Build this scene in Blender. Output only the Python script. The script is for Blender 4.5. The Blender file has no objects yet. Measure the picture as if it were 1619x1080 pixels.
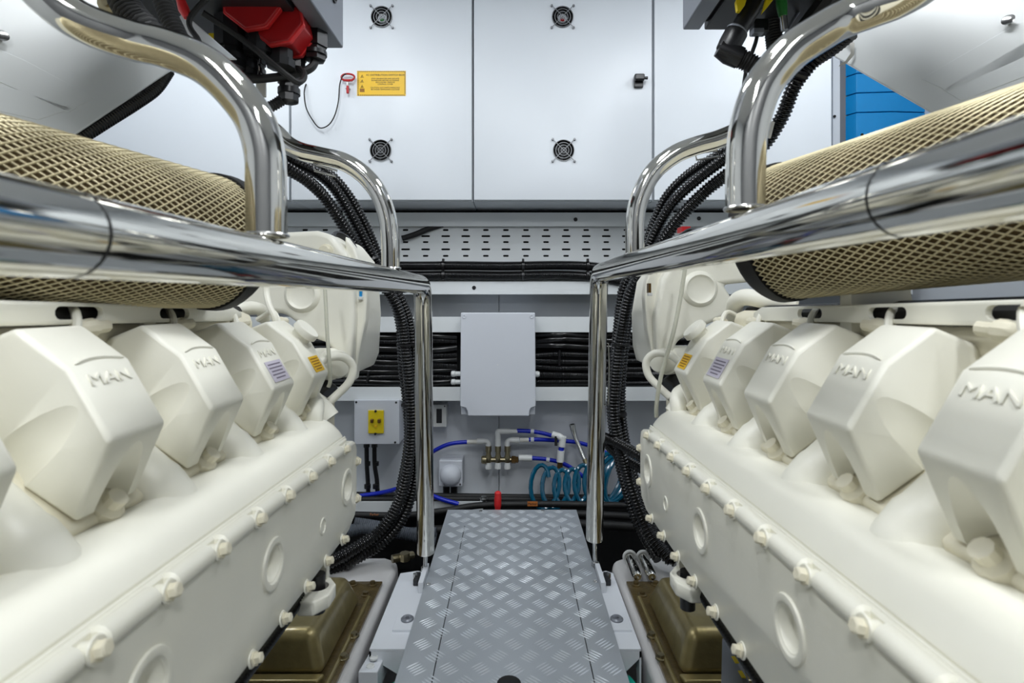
import bpy, bmesh, math, random
from mathutils import Vector as V, Matrix

random.seed(7)
S = bpy.context.scene
C = S.collection
PI = math.pi

# ------------------------------------------------------------------ camera
F, CX, CY, CZ = 880.0, 809.5, 476.0, 0.763      # focal length / horizon in pixels of the 1619x1080 frame, eye height
cam_d = bpy.data.cameras.new('camera')
cam = bpy.data.objects.new('camera', cam_d); C.objects.link(cam)
cam.location = (0, 0, CZ); cam.rotation_euler = (PI / 2, 0, 0)
cam_d.sensor_fit = 'HORIZONTAL'; cam_d.sensor_width = 36.0
cam_d.lens = F / 1619 * 36
cam_d.shift_y = (CY - 540) / 1619
cam_d.clip_start = 0.01
cam_d.dof.use_dof = True; cam_d.dof.focus_distance = 1.9; cam_d.dof.aperture_fstop = 7.5
S.camera = cam

# ------------------------------------------------------------------ world and light
w = bpy.data.worlds.new('world'); S.world = w; w.use_nodes = True
w.node_tree.nodes['Background'].inputs[0].default_value = (0.8, 0.87, 1, 1)
w.node_tree.nodes['Background'].inputs[1].default_value = 0.15
S.view_settings.view_transform = 'Standard'; S.view_settings.look = 'None'
S.view_settings.gamma = 1.0; S.view_settings.use_curve_mapping = False
S.view_settings.exposure = 0.02
LAMP_POWER = 8.0
S.cycles.max_bounces = 8; S.cycles.diffuse_bounces = 4; S.cycles.glossy_bounces = 4; S.cycles.transmission_bounces = 4
S.cycles.caustics_reflective = False; S.cycles.caustics_refractive = False
LAMPS = [(-0.62, 1.15, 1.0), (0.62, 1.15, 1.0), (-0.45, -0.75, 2.0), (0.45, -0.75, 2.0), (-1.25, 1.6, 0.7), (1.25, 1.6, 0.7), (0.0, 0.45, 1.1)]   # x, y, share of the ceiling fittings; the pair behind the camera is added fill
CEIL = CZ + 1.42

def P(x, y, Z):                       # a pixel of the photograph at a given distance in front of the camera
    return V(((x - CX) / F * Z, Z, CZ + (CY - y) / F * Z))

# ------------------------------------------------------------------ materials
def srgb(r, g, b):
    f = lambda c: (c / 255 / 12.92) if c / 255 <= 0.04045 else ((c / 255 + 0.055) / 1.055) ** 2.4
    return (f(r), f(g), f(b), 1)
M = {}
def mat(name, rgb, rough=0.45, metal=0.0, var=0.06, scale=8.0, bump=0.0, bscale=60.0, spec=0.5, coat=0.0, trans=0.0, emit=None, es=0.0):
    m = bpy.data.materials.new(name); m.use_nodes = True
    nt = m.node_tree; b = nt.nodes['Principled BSDF']
    col = srgb(*rgb)
    b.inputs['Roughness'].default_value = rough; b.inputs['Metallic'].default_value = metal
    b.inputs['Specular IOR Level'].default_value = spec
    b.inputs['Coat Weight'].default_value = coat
    b.inputs['Transmission Weight'].default_value = trans
    tc = nt.nodes.new('ShaderNodeTexCoord')
    n = nt.nodes.new('ShaderNodeTexNoise'); n.inputs['Scale'].default_value = scale; n.inputs['Detail'].default_value = 5
    nt.links.new(tc.outputs['Object'], n.inputs['Vector'])
    mx = nt.nodes.new('ShaderNodeMix'); mx.data_type = 'RGBA'
    mx.inputs['A'].default_value = tuple(c * (1 - var) for c in col[:3]) + (1,)
    mx.inputs['B'].default_value = tuple(min(1, c * (1 + var)) for c in col[:3]) + (1,)
    nt.links.new(n.outputs['Fac'], mx.inputs['Factor'])
    nt.links.new(mx.outputs['Result'], b.inputs['Base Color'])
    if bump:
        n2 = nt.nodes.new('ShaderNodeTexNoise'); n2.inputs['Scale'].default_value = bscale; n2.inputs['Detail'].default_value = 3
        nt.links.new(tc.outputs['Object'], n2.inputs['Vector'])
        bp = nt.nodes.new('ShaderNodeBump'); bp.inputs['Strength'].default_value = bump; bp.inputs['Distance'].default_value = 0.002
        nt.links.new(n2.outputs['Fac'], bp.inputs['Height']); nt.links.new(bp.outputs['Normal'], b.inputs['Normal'])
    if emit:
        b.inputs['Emission Color'].default_value = srgb(*emit); b.inputs['Emission Strength'].default_value = es
    M[name] = m
    return m

mat('engine_paint', (240, 238, 225), 0.38, var=0.035, scale=14, bump=0.05, bscale=160)
mat('engine_paint_cast', (232, 226, 204), 0.5, var=0.08, scale=22, bump=0.25, bscale=120)
mat('chrome', (212, 210, 203), 0.06, 1.0, var=0.02)
mat('steel', (190, 190, 188), 0.22, 1.0, var=0.05, scale=30)
mat('cabinet_white', (224, 229, 234), 0.38, var=0.012, bump=0.04, bscale=500)
mat('wall_white', (214, 218, 223), 0.4, var=0.02)
mat('tray_white', (218, 222, 223), 0.4, var=0.03)
mat('panel_grey', (150, 154, 158), 0.16, var=0.03)
mat('box_grey', (206, 210, 217), 0.5, var=0.02, bump=0.06, bscale=300)
mat('control_grey', (132, 136, 144), 0.35, metal=0.3, var=0.03)
mat('control_dark', (34, 35, 38), 0.4, var=0.1)
mat('liner_white', (226, 229, 228), 0.34, var=0.03, scale=3, bump=0.12, bscale=4)
mat('tread_alu', (188, 194, 200), 0.40, 0.45, var=0.09, scale=5, bump=0.05, bscale=220)
mat('tread_bar', (214, 219, 224), 0.33, 0.55, var=0.04, scale=10)
mat('black_plastic', (22, 22, 24), 0.32, var=0.2, scale=20)
mat('black_hose', (13, 13, 14), 0.2, var=0.25, scale=15)
mat('grey_hose', (88, 94, 102), 0.5, var=0.15, scale=20)
mat('black_rubber', (18, 18, 18), 0.6, var=0.2)
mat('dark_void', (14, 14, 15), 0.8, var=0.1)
mat('oily_olive', (156, 142, 96), 0.33, 0.6, var=0.35, scale=26, bump=0.3, bscale=90, coat=0.4)
mat('oily_plate', (112, 96, 62), 0.28, 0.45, var=0.5, scale=60, bump=0.5, bscale=140, coat=0.5)
mat('bed_white', (214, 213, 212), 0.5, var=0.06, scale=9, bump=0.15, bscale=50)
mat('bracket_white', (228, 232, 238), 0.4, var=0.02)
mat('blue_hose', (14, 38, 178), 0.3, var=0.12)
mat('teal_hose', (4, 84, 112), 0.1, var=0.15, scale=12, trans=0.12)
mat('teal_cap', (30, 180, 160), 0.4)
mat('clear_hose', (222, 222, 205), 0.2, var=0.05, trans=0.3)
mat('fitting_white', (222, 224, 222), 0.35, var=0.03)
mat('nickel_brass', (150, 140, 112), 0.28, 0.9, var=0.15, scale=40)
mat('brass', (120, 92, 52), 0.35, 0.8, var=0.2, scale=40)
mat('red_plastic', (176, 26, 30), 0.35, var=0.12)
mat('red_bright', (214, 44, 46), 0.35, var=0.06)
mat('yellow_sign', (238, 190, 12), 0.45, var=0.03)
mat('yellow_plastic', (226, 200, 20), 0.4, var=0.08)
mat('lilac_label', (206, 200, 214), 0.5, var=0.03)
mat('ink', (30, 30, 34), 0.6)
mat('ink_soft', (120, 112, 130), 0.6)
mat('ink_amber', (150, 100, 6), 0.6)
mat('green_plastic', (36, 120, 44), 0.4)
mat('blue_cabinet', (0, 138, 205), 0.4, var=0.03)
mat('frame_grey', (112, 114, 118), 0.5)
mat('filter_pleat', (88, 70, 38), 0.8, var=0.45, scale=40, bump=0.5, bscale=60)
mat('filter_wire', (214, 202, 164), 0.38, 0.35, var=0.12, scale=30)
mat('floor_dark', (40, 40, 42), 0.6, var=0.3, scale=6)
mat('ceiling_white', (224, 226, 228), 0.5)
mat('orange_label', (196, 120, 60), 0.5)
mat('lamp_housing', (220, 220, 220), 0.4)
mat('lamp_tube', (255, 255, 255), 0.5, emit=(236, 244, 255), es=7.0)
mat('fan_hub', (196, 200, 205), 0.4, var=0.1, scale=90)
mat('rear_grey', (120, 122, 126), 0.5)
mat('grille_steel', (150, 152, 154), 0.42, 0.8)
mat('paper', (224, 222, 214), 0.6)

# ------------------------------------------------------------------ mesh helpers
class MB:
    def __init__(s): s.v = []; s.f = []
    def add(s, vs, fs):
        n = len(s.v); s.v += [V(p) for p in vs]; s.f += [[i + n for i in f] for f in fs]; return s
    def box(s, c, d, rot=None):
        c = V(c); h = [x / 2 for x in d]
        vs = [V((sx * h[0], sy * h[1], sz * h[2])) for sx in (-1, 1) for sy in (-1, 1) for sz in (-1, 1)]
        if rot is not None: vs = [rot @ p for p in vs]
        return s.add([c + p for p in vs], [[0, 1, 3, 2], [4, 6, 7, 5], [0, 4, 5, 1], [2, 3, 7, 6], [0, 2, 6, 4], [1, 5, 7, 3]])
    def box2(s, a, b):
        return s.box([(x + y) / 2 for x, y in zip(a, b)], [abs(x - y) for x, y in zip(a, b)])
    def prism(s, pts, vec):
        n = len(pts); pts = [V(p) for p in pts]; vec = V(vec)
        return s.add(pts + [p + vec for p in pts], [list(range(n)), list(range(2 * n - 1, n - 1, -1))] + [[i, (i + 1) % n, n + (i + 1) % n, n + i] for i in range(n)])
    def rings(s, rings, caps=True):
        n = len(rings[0]); vs = [p for r in rings for p in r]; fs = []
        for k in range(len(rings) - 1):
            for i in range(n):
                j = (i + 1) % n
                fs.append([k * n + i, k * n + j, (k + 1) * n + j, (k + 1) * n + i])
        if caps: fs.append(list(range(n - 1, -1, -1))); fs.append([(len(rings) - 1) * n + i for i in range(n)])
        return s.add(vs, fs)
    def tube(s, pts, r, seg=12, rad=None, caps=True):
        pts = [V(p) for p in pts]; T = []
        for i in range(len(pts)):
            a = pts[max(0, i - 1)]; b = pts[min(len(pts) - 1, i + 1)]
            T.append((b - a).normalized() if (b - a).length > 1e-9 else (T[-1] if T else V((0, 0, 1))))
        up = V((0, 0, 1)) if abs(T[0].z) < 0.9 else V((1, 0, 0))
        u = (up - T[0] * up.dot(T[0])).normalized(); R = []
        for i, p in enumerate(pts):
            u = (u - T[i] * u.dot(T[i])).normalized(); q = T[i].cross(u)
            rr = rad[i] if rad else r
            R.append([p + (u * math.cos(2 * PI * k / seg) + q * math.sin(2 * PI * k / seg)) * rr for k in range(seg)])
        return s.rings(R, caps)
    def cyl(s, a, b, r, seg=16, r2=None):
        return s.tube([a, b], r, seg, [r, r if r2 is None else r2])
    def lathe(s, o, axis, prof, seg=24, caps=True):            # prof: (distance along axis, radius)
        o = V(o); ax = V(axis).normalized()
        up = V((0, 0, 1)) if abs(ax.z) < 0.9 else V((1, 0, 0))
        u = (up - ax * up.dot(ax)).normalized(); q = ax.cross(u)
        return s.rings([[o + ax * t + (u * math.cos(2 * PI * k / seg) + q * math.sin(2 * PI * k / seg)) * max(r, 1e-5) for k in range(seg)] for t, r in prof], caps)
    def torus(s, o, axis, R, r, seg=28, sides=6):
        o = V(o); ax = V(axis).normalized()
        up = V((0, 0, 1)) if abs(ax.z) < 0.9 else V((1, 0, 0))
        u = (up - ax * up.dot(ax)).normalized(); q = ax.cross(u); vs = []; fs = []
        for i in range(seg):
            d = u * math.cos(2 * PI * i / seg) + q * math.sin(2 * PI * i / seg)
            for k in range(sides):
                a = 2 * PI * k / sides
                vs.append(o + d * (R + r * math.cos(a)) + ax * r * math.sin(a))
        for i in range(seg):
            for k in range(sides):
                fs.append([i * sides + k, ((i + 1) % seg) * sides + k, ((i + 1) % seg) * sides + (k + 1) % sides, i * sides + (k + 1) % sides])
        return s.add(vs, fs)
    def build(s, name, m, parent=None, bevel=0, seg=2, ang=35, sub=0, origin=None):
        me = bpy.data.meshes.new(name)
        base = V(parent['base']) if parent is not None and 'base' in parent else V((0, 0, 0))
        if origin is not None: base = V(origin)
        me.from_pydata([tuple(p - base) for p in s.v], [], s.f)
        bm = bmesh.new(); bm.from_mesh(me)
        bmesh.ops.recalc_face_normals(bm, faces=bm.faces); bm.to_mesh(me); bm.free()
        for p in me.polygons: p.use_smooth = True
        me.set_sharp_from_angle(angle=math.radians(ang))
        me.materials.append(M[m])
        o = bpy.data.objects.new(name, me); C.objects.link(o)
        if parent is not None:
            o.parent = parent
            if 'base' in parent: o['base'] = parent['base']
        if origin is not None:
            o['base'] = tuple(origin)
            o.location = V(origin) - (V(parent['base']) if parent is not None and 'base' in parent else V((0, 0, 0)))
        if bevel:
            b = o.modifiers.new('bevel', 'BEVEL'); b.width = bevel; b.segments = seg; b.limit_method = 'ANGLE'; b.angle_limit = math.radians(28); b.harden_normals = True
        if sub:
            q = o.modifiers.new('subdivision', 'SUBSURF'); q.levels = sub; q.render_levels = sub
        return o

def tag(o, label, cat=None, group=None, kind=None):
    o['label'] = label
    if cat: o['category'] = cat
    if group: o['group'] = group
    if kind: o['kind'] = kind
    return o
def thing(name, base, label, cat, group=None):
    o = bpy.data.objects.new(name, None); C.objects.link(o)
    o.location = base; o['base'] = tuple(base); o.empty_display_size = 0.05
    return tag(o, label, cat, group)
def struct(o, label=None, cat=None):
    o['kind'] = 'structure'
    if label: o['label'] = label
    if cat: o['category'] = cat
    return o
def bake(o):                                          # modifiers into the mesh
    dg = bpy.context.evaluated_depsgraph_get()
    me = bpy.data.meshes.new_from_object(o.evaluated_get(dg)); old = o.data
    o.modifiers.clear(); o.data = me; me.name = old.name
    bpy.data.meshes.remove(old)
    return o
def cut(o, mb, ang=35):
    me = bpy.data.meshes.new('cutter')
    loc = o.matrix_basis.translation + (o.parent.matrix_basis.translation if o.parent else V((0, 0, 0)))
    me.from_pydata([tuple(p - loc) for p in mb.v], [], mb.f)
    bm = bmesh.new(); bm.from_mesh(me); bmesh.ops.recalc_face_normals(bm, faces=bm.faces); bm.to_mesh(me); bm.free()
    par = o.parent; keep = o.location.copy(); o.parent = None; o.location = (0, 0, 0)
    c = bpy.data.objects.new('cutter', me); C.objects.link(c)
    b = o.modifiers.new('cut', 'BOOLEAN'); b.object = c; b.operation = 'DIFFERENCE'; b.solver = 'EXACT'
    bake(o)
    bpy.data.objects.remove(c); bpy.data.meshes.remove(me)
    o.parent = par; o.location = keep
    for p in o.data.polygons: p.use_smooth = True
    o.data.set_sharp_from_angle(angle=math.radians(ang))
    return o
def spline(pts, n=8):
    pts = [V(p) for p in pts]; out = []
    for i in range(len(pts) - 1):
        p0 = pts[max(i - 1, 0)]; p1 = pts[i]; p2 = pts[i + 1]; p3 = pts[min(i + 2, len(pts) - 1)]
        for k in range(n):
            t = k / n
            out.append(0.5 * ((2 * p1) + (p2 - p0) * t + (2 * p0 - 5 * p1 + 4 * p2 - p3) * t * t + (3 * p1 - p0 - 3 * p2 + p3) * t ** 3))
    out.append(pts[-1]); return out
def resample(pts, step):
    L = [0]
    for a, b in zip(pts, pts[1:]): L.append(L[-1] + (b - a).length)
    n = max(2, int(L[-1] / step)); out = []; j = 0
    for i in range(n + 1):
        d = L[-1] * i / n
        while j < len(L) - 2 and L[j + 1] < d: j += 1
        t = (d - L[j]) / max(1e-9, L[j + 1] - L[j]); out.append(pts[j].lerp(pts[j + 1], t))
    return out
def corr(pts, r, pitch=0.0056, seg=10, depth=0.15, n=8):   # corrugated conduit along a spline
    p = resample(spline(pts, n), pitch / 5)
    rad = [r * (1 - depth * (0, .25, 1, 1, .25)[i % 5]) for i in range(len(p))]
    return MB().tube(p, r, seg, rad)
def hose(pts, r, seg=10, n=8):
    return MB().tube(spline(pts, n), r, seg)
def text(body, size, ext, m, name, parent, origin, xd, yd, align='CENTER'):
    cu = bpy.data.curves.new('t', 'FONT'); cu.body = body; cu.size = size; cu.extrude = ext; cu.align_x = align; cu.align_y = 'CENTER'
    cu.resolution_u = 2
    t = bpy.data.objects.new('t', cu); C.objects.link(t)
    dg = bpy.context.evaluated_depsgraph_get()
    me = bpy.data.meshes.new_from_object(t.evaluated_get(dg))
    bpy.data.objects.remove(t); bpy.data.curves.remove(cu)
    xd = V(xd).normalized(); yd = V(yd).normalized(); zd = xd.cross(yd)
    base = V(parent['base']) if parent is not None and 'base' in parent else V((0, 0, 0))
    o3 = V(origin) - base
    for vt in me.vertices:
        c = vt.co; vt.co = o3 + xd * c.x + yd * c.y + zd * c.z
    me.name = name; me.materials.clear(); me.materials.append(M[m])
    o = bpy.data.objects.new(name, me); C.objects.link(o)
    if parent is not None: o.parent = parent
    return o
def hexbolt(mb, p, axis, r, h):
    mb.lathe(p, axis, [(0, r * 1.35), (h * 0.25, r * 1.35), (h * 0.26, r), (h, r), (h * 1.12, r * 0.75)], 6 if r < 0.004 else 6)
    return mb
def rect_px(x0, y0, x1, y1, Z):
    return [P(x0, y0, Z), P(x1, y0, Z), P(x1, y1, Z), P(x0, y1, Z)]
def boxpx(mb, x0, y0, x1, y1, Zf, Zb):               # a box whose front face covers this frame rectangle at distance Zf
    a = P(x0, y0, Zf); b = P(x1, y1, Zf); return mb.box2(a, (b.x, Zb, b.z))

# ================================================================== the room
ZW, ZC = 2.45, 2.20                                   # bulkhead, cabinet fronts
XR = 1.75
struct(MB().box2((-XR, -1.3, -0.50), (XR, ZW + 0.1, -0.42)).build('floor', 'floor_dark'))
struct(MB().box2((-XR, -1.3, CEIL), (XR, ZW + 0.1, CEIL + 0.05)).build('ceiling', 'ceiling_white'))
struct(MB().box2((-XR - 0.05, -1.3, -0.5), (-XR, ZW + 0.1, CEIL)).build('wall_left', 'wall_white'))
struct(MB().box2((XR, -1.3, -0.5), (XR + 0.05, ZW + 0.1, CEIL)).build('wall_right', 'wall_white'))
struct(MB().box2((-XR, -1.35, -0.5), (XR, -1.3, CEIL)).build('wall_rear', 'rear_grey'))
wb = struct(MB().box2((-XR, ZW + 0.02, -0.5), (XR, ZW + 0.1, CEIL)).build('wall_back', 'wall_white'))
# bulkhead lining: panels with a joint between them
def zpx(y, Z): return CZ + (CY - y) / F * Z
xs = (789 - CX) / F * ZW
for a, b in ((-1.7, xs - 0.0015), (xs + 0.0015, 1.7)):
    MB().box2((a, ZW, zpx(782, ZW)), (b, ZW + 0.02, zpx(628, ZW))).build('lower_panel', 'wall_white', wb)
    MB().box2((a, ZW, zpx(505, ZW)), (b, ZW + 0.02, zpx(458, ZW))).build('glossy_panel', 'panel_grey', wb)
MB().box2((-1.7, ZW + 0.005, zpx(628, ZW)), (1.7, ZW + 0.02, zpx(505, ZW))).build('cable_recess', 'dark_void', wb)  # shade behind the tray conduits, painted as a dark sheet
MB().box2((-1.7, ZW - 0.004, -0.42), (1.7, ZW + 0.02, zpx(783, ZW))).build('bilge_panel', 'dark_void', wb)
# perforated cable tray with real slots
tr = struct(MB().box2((-1.7, ZW - 0.045, zpx(448, 2.405)), (1.7, ZW - 0.042, zpx(340, 2.405))).build('trim_1', 'tray_white'))
cutm = MB(); ZT = ZW - 0.045
for c in range(-9, 17):
    x0 = 704.6 + 31.75 * c - 31.75
    for yy, wd in ((363.7, 4.5), (373.4, 7), (382.8, 4.5), (394.3, 7), (404.6, 4.5)):
        a = P(x0, yy, ZT); hx = wd / F * ZT; hz = 1.45 / F * ZT
        pts = []
        for k in range(10):
            an = -PI / 2 + PI * k / 4 if k < 5 else PI / 2 + PI * (k - 5) / 4
            sx = hx - hz if k < 5 else -(hx - hz)
            pts.append((a.x + sx + hz * math.cos(an), ZT - 0.02, a.z + hz * math.sin(an)))
        cutm.prism(pts, (0, 0.05, 0))
cut(tr, cutm)
MB().box2((-1.7, ZW - 0.004, zpx(448, ZW)), (1.7, ZW + 0.018, zpx(330, ZW))).build('backing', 'dark_void', tr)
def lip(n, y0, y1, Zf, x0=-1.7, x1=1.7, depth=None, back='both', scr=()):
    t = struct(MB().box2((x0, Zf, zpx(y1, Zf)), (x1, Zf + 0.004, zpx(y0, Zf))).build('trim_%d' % n, 'tray_white', bevel=0.0012))
    mb = MB()
    if back in ('both', 'low'): mb.box2((x0, Zf + 0.004, zpx(y1, Zf)), (x1, ZW, zpx(y1, Zf) + 0.003))
    if back in ('both', 'top'): mb.box2((x0, Zf + 0.004, zpx(y0, Zf) - 0.003), (x1, ZW, zpx(y0, Zf)))
    if mb.v: mb.build('return_flange', 'tray_white', t)
    for sx, sy in scr:
        q = P(sx, sy, Zf); MB().lathe(q + V((0, 0.001, 0)), (0, -1, 0), [(0, 0.0085), (0.003, 0.0085), (0.005, 0.006), (0.0035, 0.005), (0.0034, 0)], 12).build('screw', 'black_plastic', t)
    return t
lip(2, 336, 358, 2.385, back='top', scr=((910, 347), (1105, 345.5)))
lip(3, 445, 465.5, 2.36, scr=((749.5, 455),))
lip(4, 501, 525.5, 2.36, back='low')
lip(5, 612, 634, 2.30, back='low')
lip(6, 793, 811, 2.25, x0=-1.0, x1=-0.12, back='low')

# ------------------------------------------------------------------ switch cabinets
def fan(parent, x, y, Z, hub=None):
    c = P(x, y, Z); k = Z / F
    f = MB().lathe(c + V((0, 0.024, 0)), (0, -1, 0), [(0, 0.0), (0.0, 16.9 * k), (0.02, 16.9 * k), (0.02, 16.2 * k), (0.004, 16.2 * k), (0.004, 0)], 32).build('fan_housing', 'dark_void', parent)
    h = MB().lathe(c + V((0, 0.02, 0)), (0, -1, 0), [(0, 7.2 * k), (0.010, 7.2 * k), (0.012, 6.6 * k), (0.012, 0)], 24).build('fan_hub', 'fan_hub' if hub else 'control_dark', f)
    if hub:
        MB().lathe(c + V((0, 0.0079, -3.2 * k)), (0, -1, 0), [(0, 3.2 * k), (0.0006, 3.2 * k), (0.0006, 0)], 16).build('hub_label', hub, f)
    bl = MB()
    for i in range(7):
        a = 2 * PI * i / 7; d = V((math.cos(a), 0, math.sin(a))); t = V((-math.sin(a), 0, math.cos(a)))
        q = c + V((0, 0.016, 0))
        bl.prism([q + d * 6 * k - t * 2 * k, q + d * 15 * k - t * 3.5 * k + V((0, 0.003, 0)), q + d * 15.5 * k + t * 2 * k - V((0, 0.003, 0)), q + d * 6 * k + t * 2 * k - V((0, 0.003, 0))], (0, 0.001, 0))
    bl.build('fan_blades', 'control_dark', f)
    for r in (4.0, 8.2, 12.4, 16.6):
        MB().torus(c + V((0, -0.004, 0)), (0, 1, 0), r * k, 0.55 * k, 32, 6).build('grille_ring', 'grille_steel', f)
    for s1 in (-1, 1):
        MB().tube([c + V((-17.2 * k, -0.0065, -17.2 * k * s1)), c + V((17.2 * k, -0.0065, 17.2 * k * s1))], 0.6 * k, 6).build('grille_spoke', 'grille_steel', f)
        for s2 in (-1, 1):
            MB().lathe(c + V((17.2 * k * s1, 0.001, 17.2 * k * s2)), (0, -1, 0), [(0, 1.9 * k), (0.008, 1.9 * k), (0.01, 1.2 * k), (0.01, 0)], 10).build('screw', 'grille_steel', f)
def cabinet(label, x0, x1, fans=()):
    a = P(x0, -110, ZC); b = P(x1, 317, ZC)
    t = thing('switch_cabinet', ((a.x + b.x) / 2, ZC + 0.12, b.z), label, 'cabinet', 'white switch cabinets along the bulkhead')
    MB().box2((a.x, ZC + 0.028, b.z), (b.x, ZW - 0.003, a.z)).build('body', 'cabinet_white', t, bevel=0.002)
    g = 1.3 / F * ZC
    d = MB().box2((a.x + g, ZC, b.z + 0.002), (b.x - g, ZC + 0.026, a.z - 0.004)).build('door', 'cabinet_white', t, bevel=0.002)
    if fans:
        bake(d); cm = MB()
        for x, y, h in fans: cm.cyl(P(x, y, ZC) + V((0, -0.05, 0)), P(x, y, ZC) + V((0, 0.0262, 0)), 17 / F * ZC, 32)
        cut(d, cm)
        for x, y, h in fans: fan(d, x, y, ZC, h)
    return t, d
cabinet('plain white cabinet door at far left, behind the left engine filter', 120, 458)
cabL, dL = cabinet('white cabinet door carrying the yellow warning sign and two fans', 459, 747, ((603.5, 27, 'green_plastic'), (602, 238, None)))
cabR, dR = cabinet('white cabinet door with two fans and a black turn latch', 748, 1032, ((889.5, 27, 'red_plastic'), (891, 238, None)))
cabinet('plain white cabinet door at right beside the blue ribbed unit', 1033.5, 1316)
# turn latch
q = P(1009, 130, ZC)
la = MB().box(q + V((0, -0.006, 0)), (0.036, 0.012, 0.048)).build('latch', 'black_plastic', dR, bevel=0.003)
MB().box(q + V((0.0, -0.021, 0.010)), (0.040, 0.022, 0.026)).build('latch_knob', 'black_plastic', la, bevel=0.006, seg=3)
MB().cyl(q + V((0.015, -0.022, 0.008)), q + V((0.032, -0.022, 0.008)), 0.006, 10).build('latch_pin', 'black_plastic', la)

# warning sign
Zs = ZC - 0.0012
sg = thing('warning_sign', P(603, 151, ZC), 'yellow warning sign with hazard border and black print on cabinet door', 'sign')
boxpx(MB(), 564.5, 112, 641.5, 151.5, Zs, ZC).build('plate', 'yellow_sign', sg)
hb = MB()
def dash(ax, ay, bx, by):
    L = math.hypot(bx - ax, by - ay); n = int(L / 1.5); dx = (bx - ax) / L; dy = (by - ay) / L
    for i in range(0, n, 2):
        p = [(ax + dx * 1.5 * i, ay + dy * 1.5 * i), (ax + dx * 1.5 * (i + 1), ay + dy * 1.5 * (i + 1))]
        nx, ny = -dy * 1.5, dx * 1.5
        hb.prism([P(p[0][0], p[0][1], Zs - 0.0002), P(p[1][0], p[1][1], Zs - 0.0002), P(p[1][0] + nx + dx, p[1][1] + ny + dy, Zs - 0.0002), P(p[0][0] + nx + dx, p[0][1] + ny + dy, Zs - 0.0002)], (0, 0.0003, 0))
dash(565, 112.4, 640, 112.4); dash(641, 113, 641, 150); dash(640, 151, 565, 151); dash(565.4, 150, 565.4, 113)
hb.build('hazard_border', 'ink', sg)['kind'] = 'stuff'
for y, sz, t in ((118.7, 4.2, 'AC DISTRIBUTION SWITCH BOX'), (124.4, 3.0, 'STOP GENERATOR AND ISOLATE'), (127.3, 3.0, 'SHORELINES BEFORE ACCESSING'), (130.3, 3.0, 'ENCLOSURE - REMOVE'), (133.4, 3.0, 'CONTROL COVER'), (138.6, 3.0, 'CAUTION: HOT PARTS INSIDE MAY'), (141.6, 3.0, 'BE UNDER TEMPORARY VOLTAGE')):
    text(t, sz / F * ZC * 0.98, 0.0002, 'ink', 'lettering', sg, P(609, y, Zs - 0.0003), (1, 0, 0), (0, 0, 1))
for i, y in enumerate((120.5, 128.2, 136.5)):
    MB().torus(P(572.5, y + 0.6, Zs - 0.0002), (0, 1, 0), 2.7 / F * ZC, 0.35 / F * ZC, 3, 4).build('triangle_symbol', 'ink', sg)
    if i == 2: MB().cyl(P(572.5, y + 0.8, Zs - 0.0004), P(572.5, y + 0.8, Zs), 0.9 / F * ZC, 8).build('symbol_dot', 'ink', sg)
    else: boxpx(MB(), 572.1, y - 0.8, 572.9, y + 1.6, Zs - 0.0004, Zs).build('symbol_bar', 'ink', sg)
boxpx(MB(), 568.8, 140, 576.3, 145.5, Zs - 0.0003, Zs).build('square_symbol', 'ink_amber', sg)

# red pull key on a lanyard
k = ZC / F
key = thing('pull_key', P(549, 150, ZC), 'red ring-handled pull key hanging on the white cabinet door', 'key')
rg = MB(); n = 24; c = P(550, 122, ZC - 0.016)
rg.tube([c + V((math.cos(2 * PI * i / n) * 10.3 * k, 0, math.sin(2 * PI * i / n) * (5.2 if math.sin(2 * PI * i / n) > 0 else 5.8) * k)) for i in range(n + 1)], 1.5 * k, 8).build('ring_handle', 'red_plastic', key)
MB().box(P(550, 127, ZC - 0.016), (15 * k, 0.006, 3.4 * k)).build('cross_bar', 'red_plastic', key, bevel=0.002)
MB().box2(P(547.5, 129, ZC - 0.018), P(552.5, 138, ZC)).build('shank', 'fitting_white', key, bevel=0.001)
MB().box2(P(547.3, 135, ZC - 0.022), P(552.3, 148.5, ZC - 0.012)).build('key_blade', 'red_plastic', key, bevel=0.002)
MB().box2(P(545.5, 139, ZC - 0.014), P(554.5, 141.5, ZC)).build('holder_clip', 'fitting_white', key, bevel=0.001)
tag(hose([P(x, y, ZC - d) for x, y, d in ((484, 133, .002), (482, 139, .008), (481, 150, .014), (484, 170, .018), (493, 188, .02), (505, 202, .018), (519, 198, .018), (529, 183, .018), (535, 160, .018), (537, 135, .018), (541, 122, .018), (547, 116.5, .02))], 1.0 * k, 8).build('lanyard', 'black_rubber'), 'thin black lanyard looping down from the red key', 'lanyard')

# blue ribbed unit behind the right-hand cabinet edge
bu = thing('blue_ribbed_unit', P(1410, 240, 2.4), 'bright blue ribbed unit with dark grooves behind the right filter', 'ventilator')
prev = 20
for i, yb in enumerate((64, 116, 147, 178, 240)):
    Zb = 2.36; mb = MB()
    a = P(1346, prev + 0.7, Zb); b = P(1346, yb - 0.7, Zb)
    xs_ = [(P(1344, 0, Zb).x, Zb + 0.05), (P(1354, 0, Zb).x, Zb), (P(1408, 0, Zb).x, Zb - 0.012), (P(1466, 0, Zb).x, Zb), (P(1490, 0, Zb).x, Zb + 0.05)]
    mb.prism([(x, y, b.z) for x, y in xs_], (0, 0, a.z - b.z)).build('blue_rib', 'blue_cabinet', bu, bevel=0.002)
    prev = yb
MB().box2((P(1346, 0, 2.42).x, 2.415, P(0, 244, 2.42).z), (P(1482, 0, 2.42).x, 2.45, P(0, 0, 2.42).z)).build('core', 'control_dark', bu)
MB().cyl(P(1363, 213, 2.355), P(1363, 213, 2.375), 0.006, 10).build('screw', 'black_plastic', bu)
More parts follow.
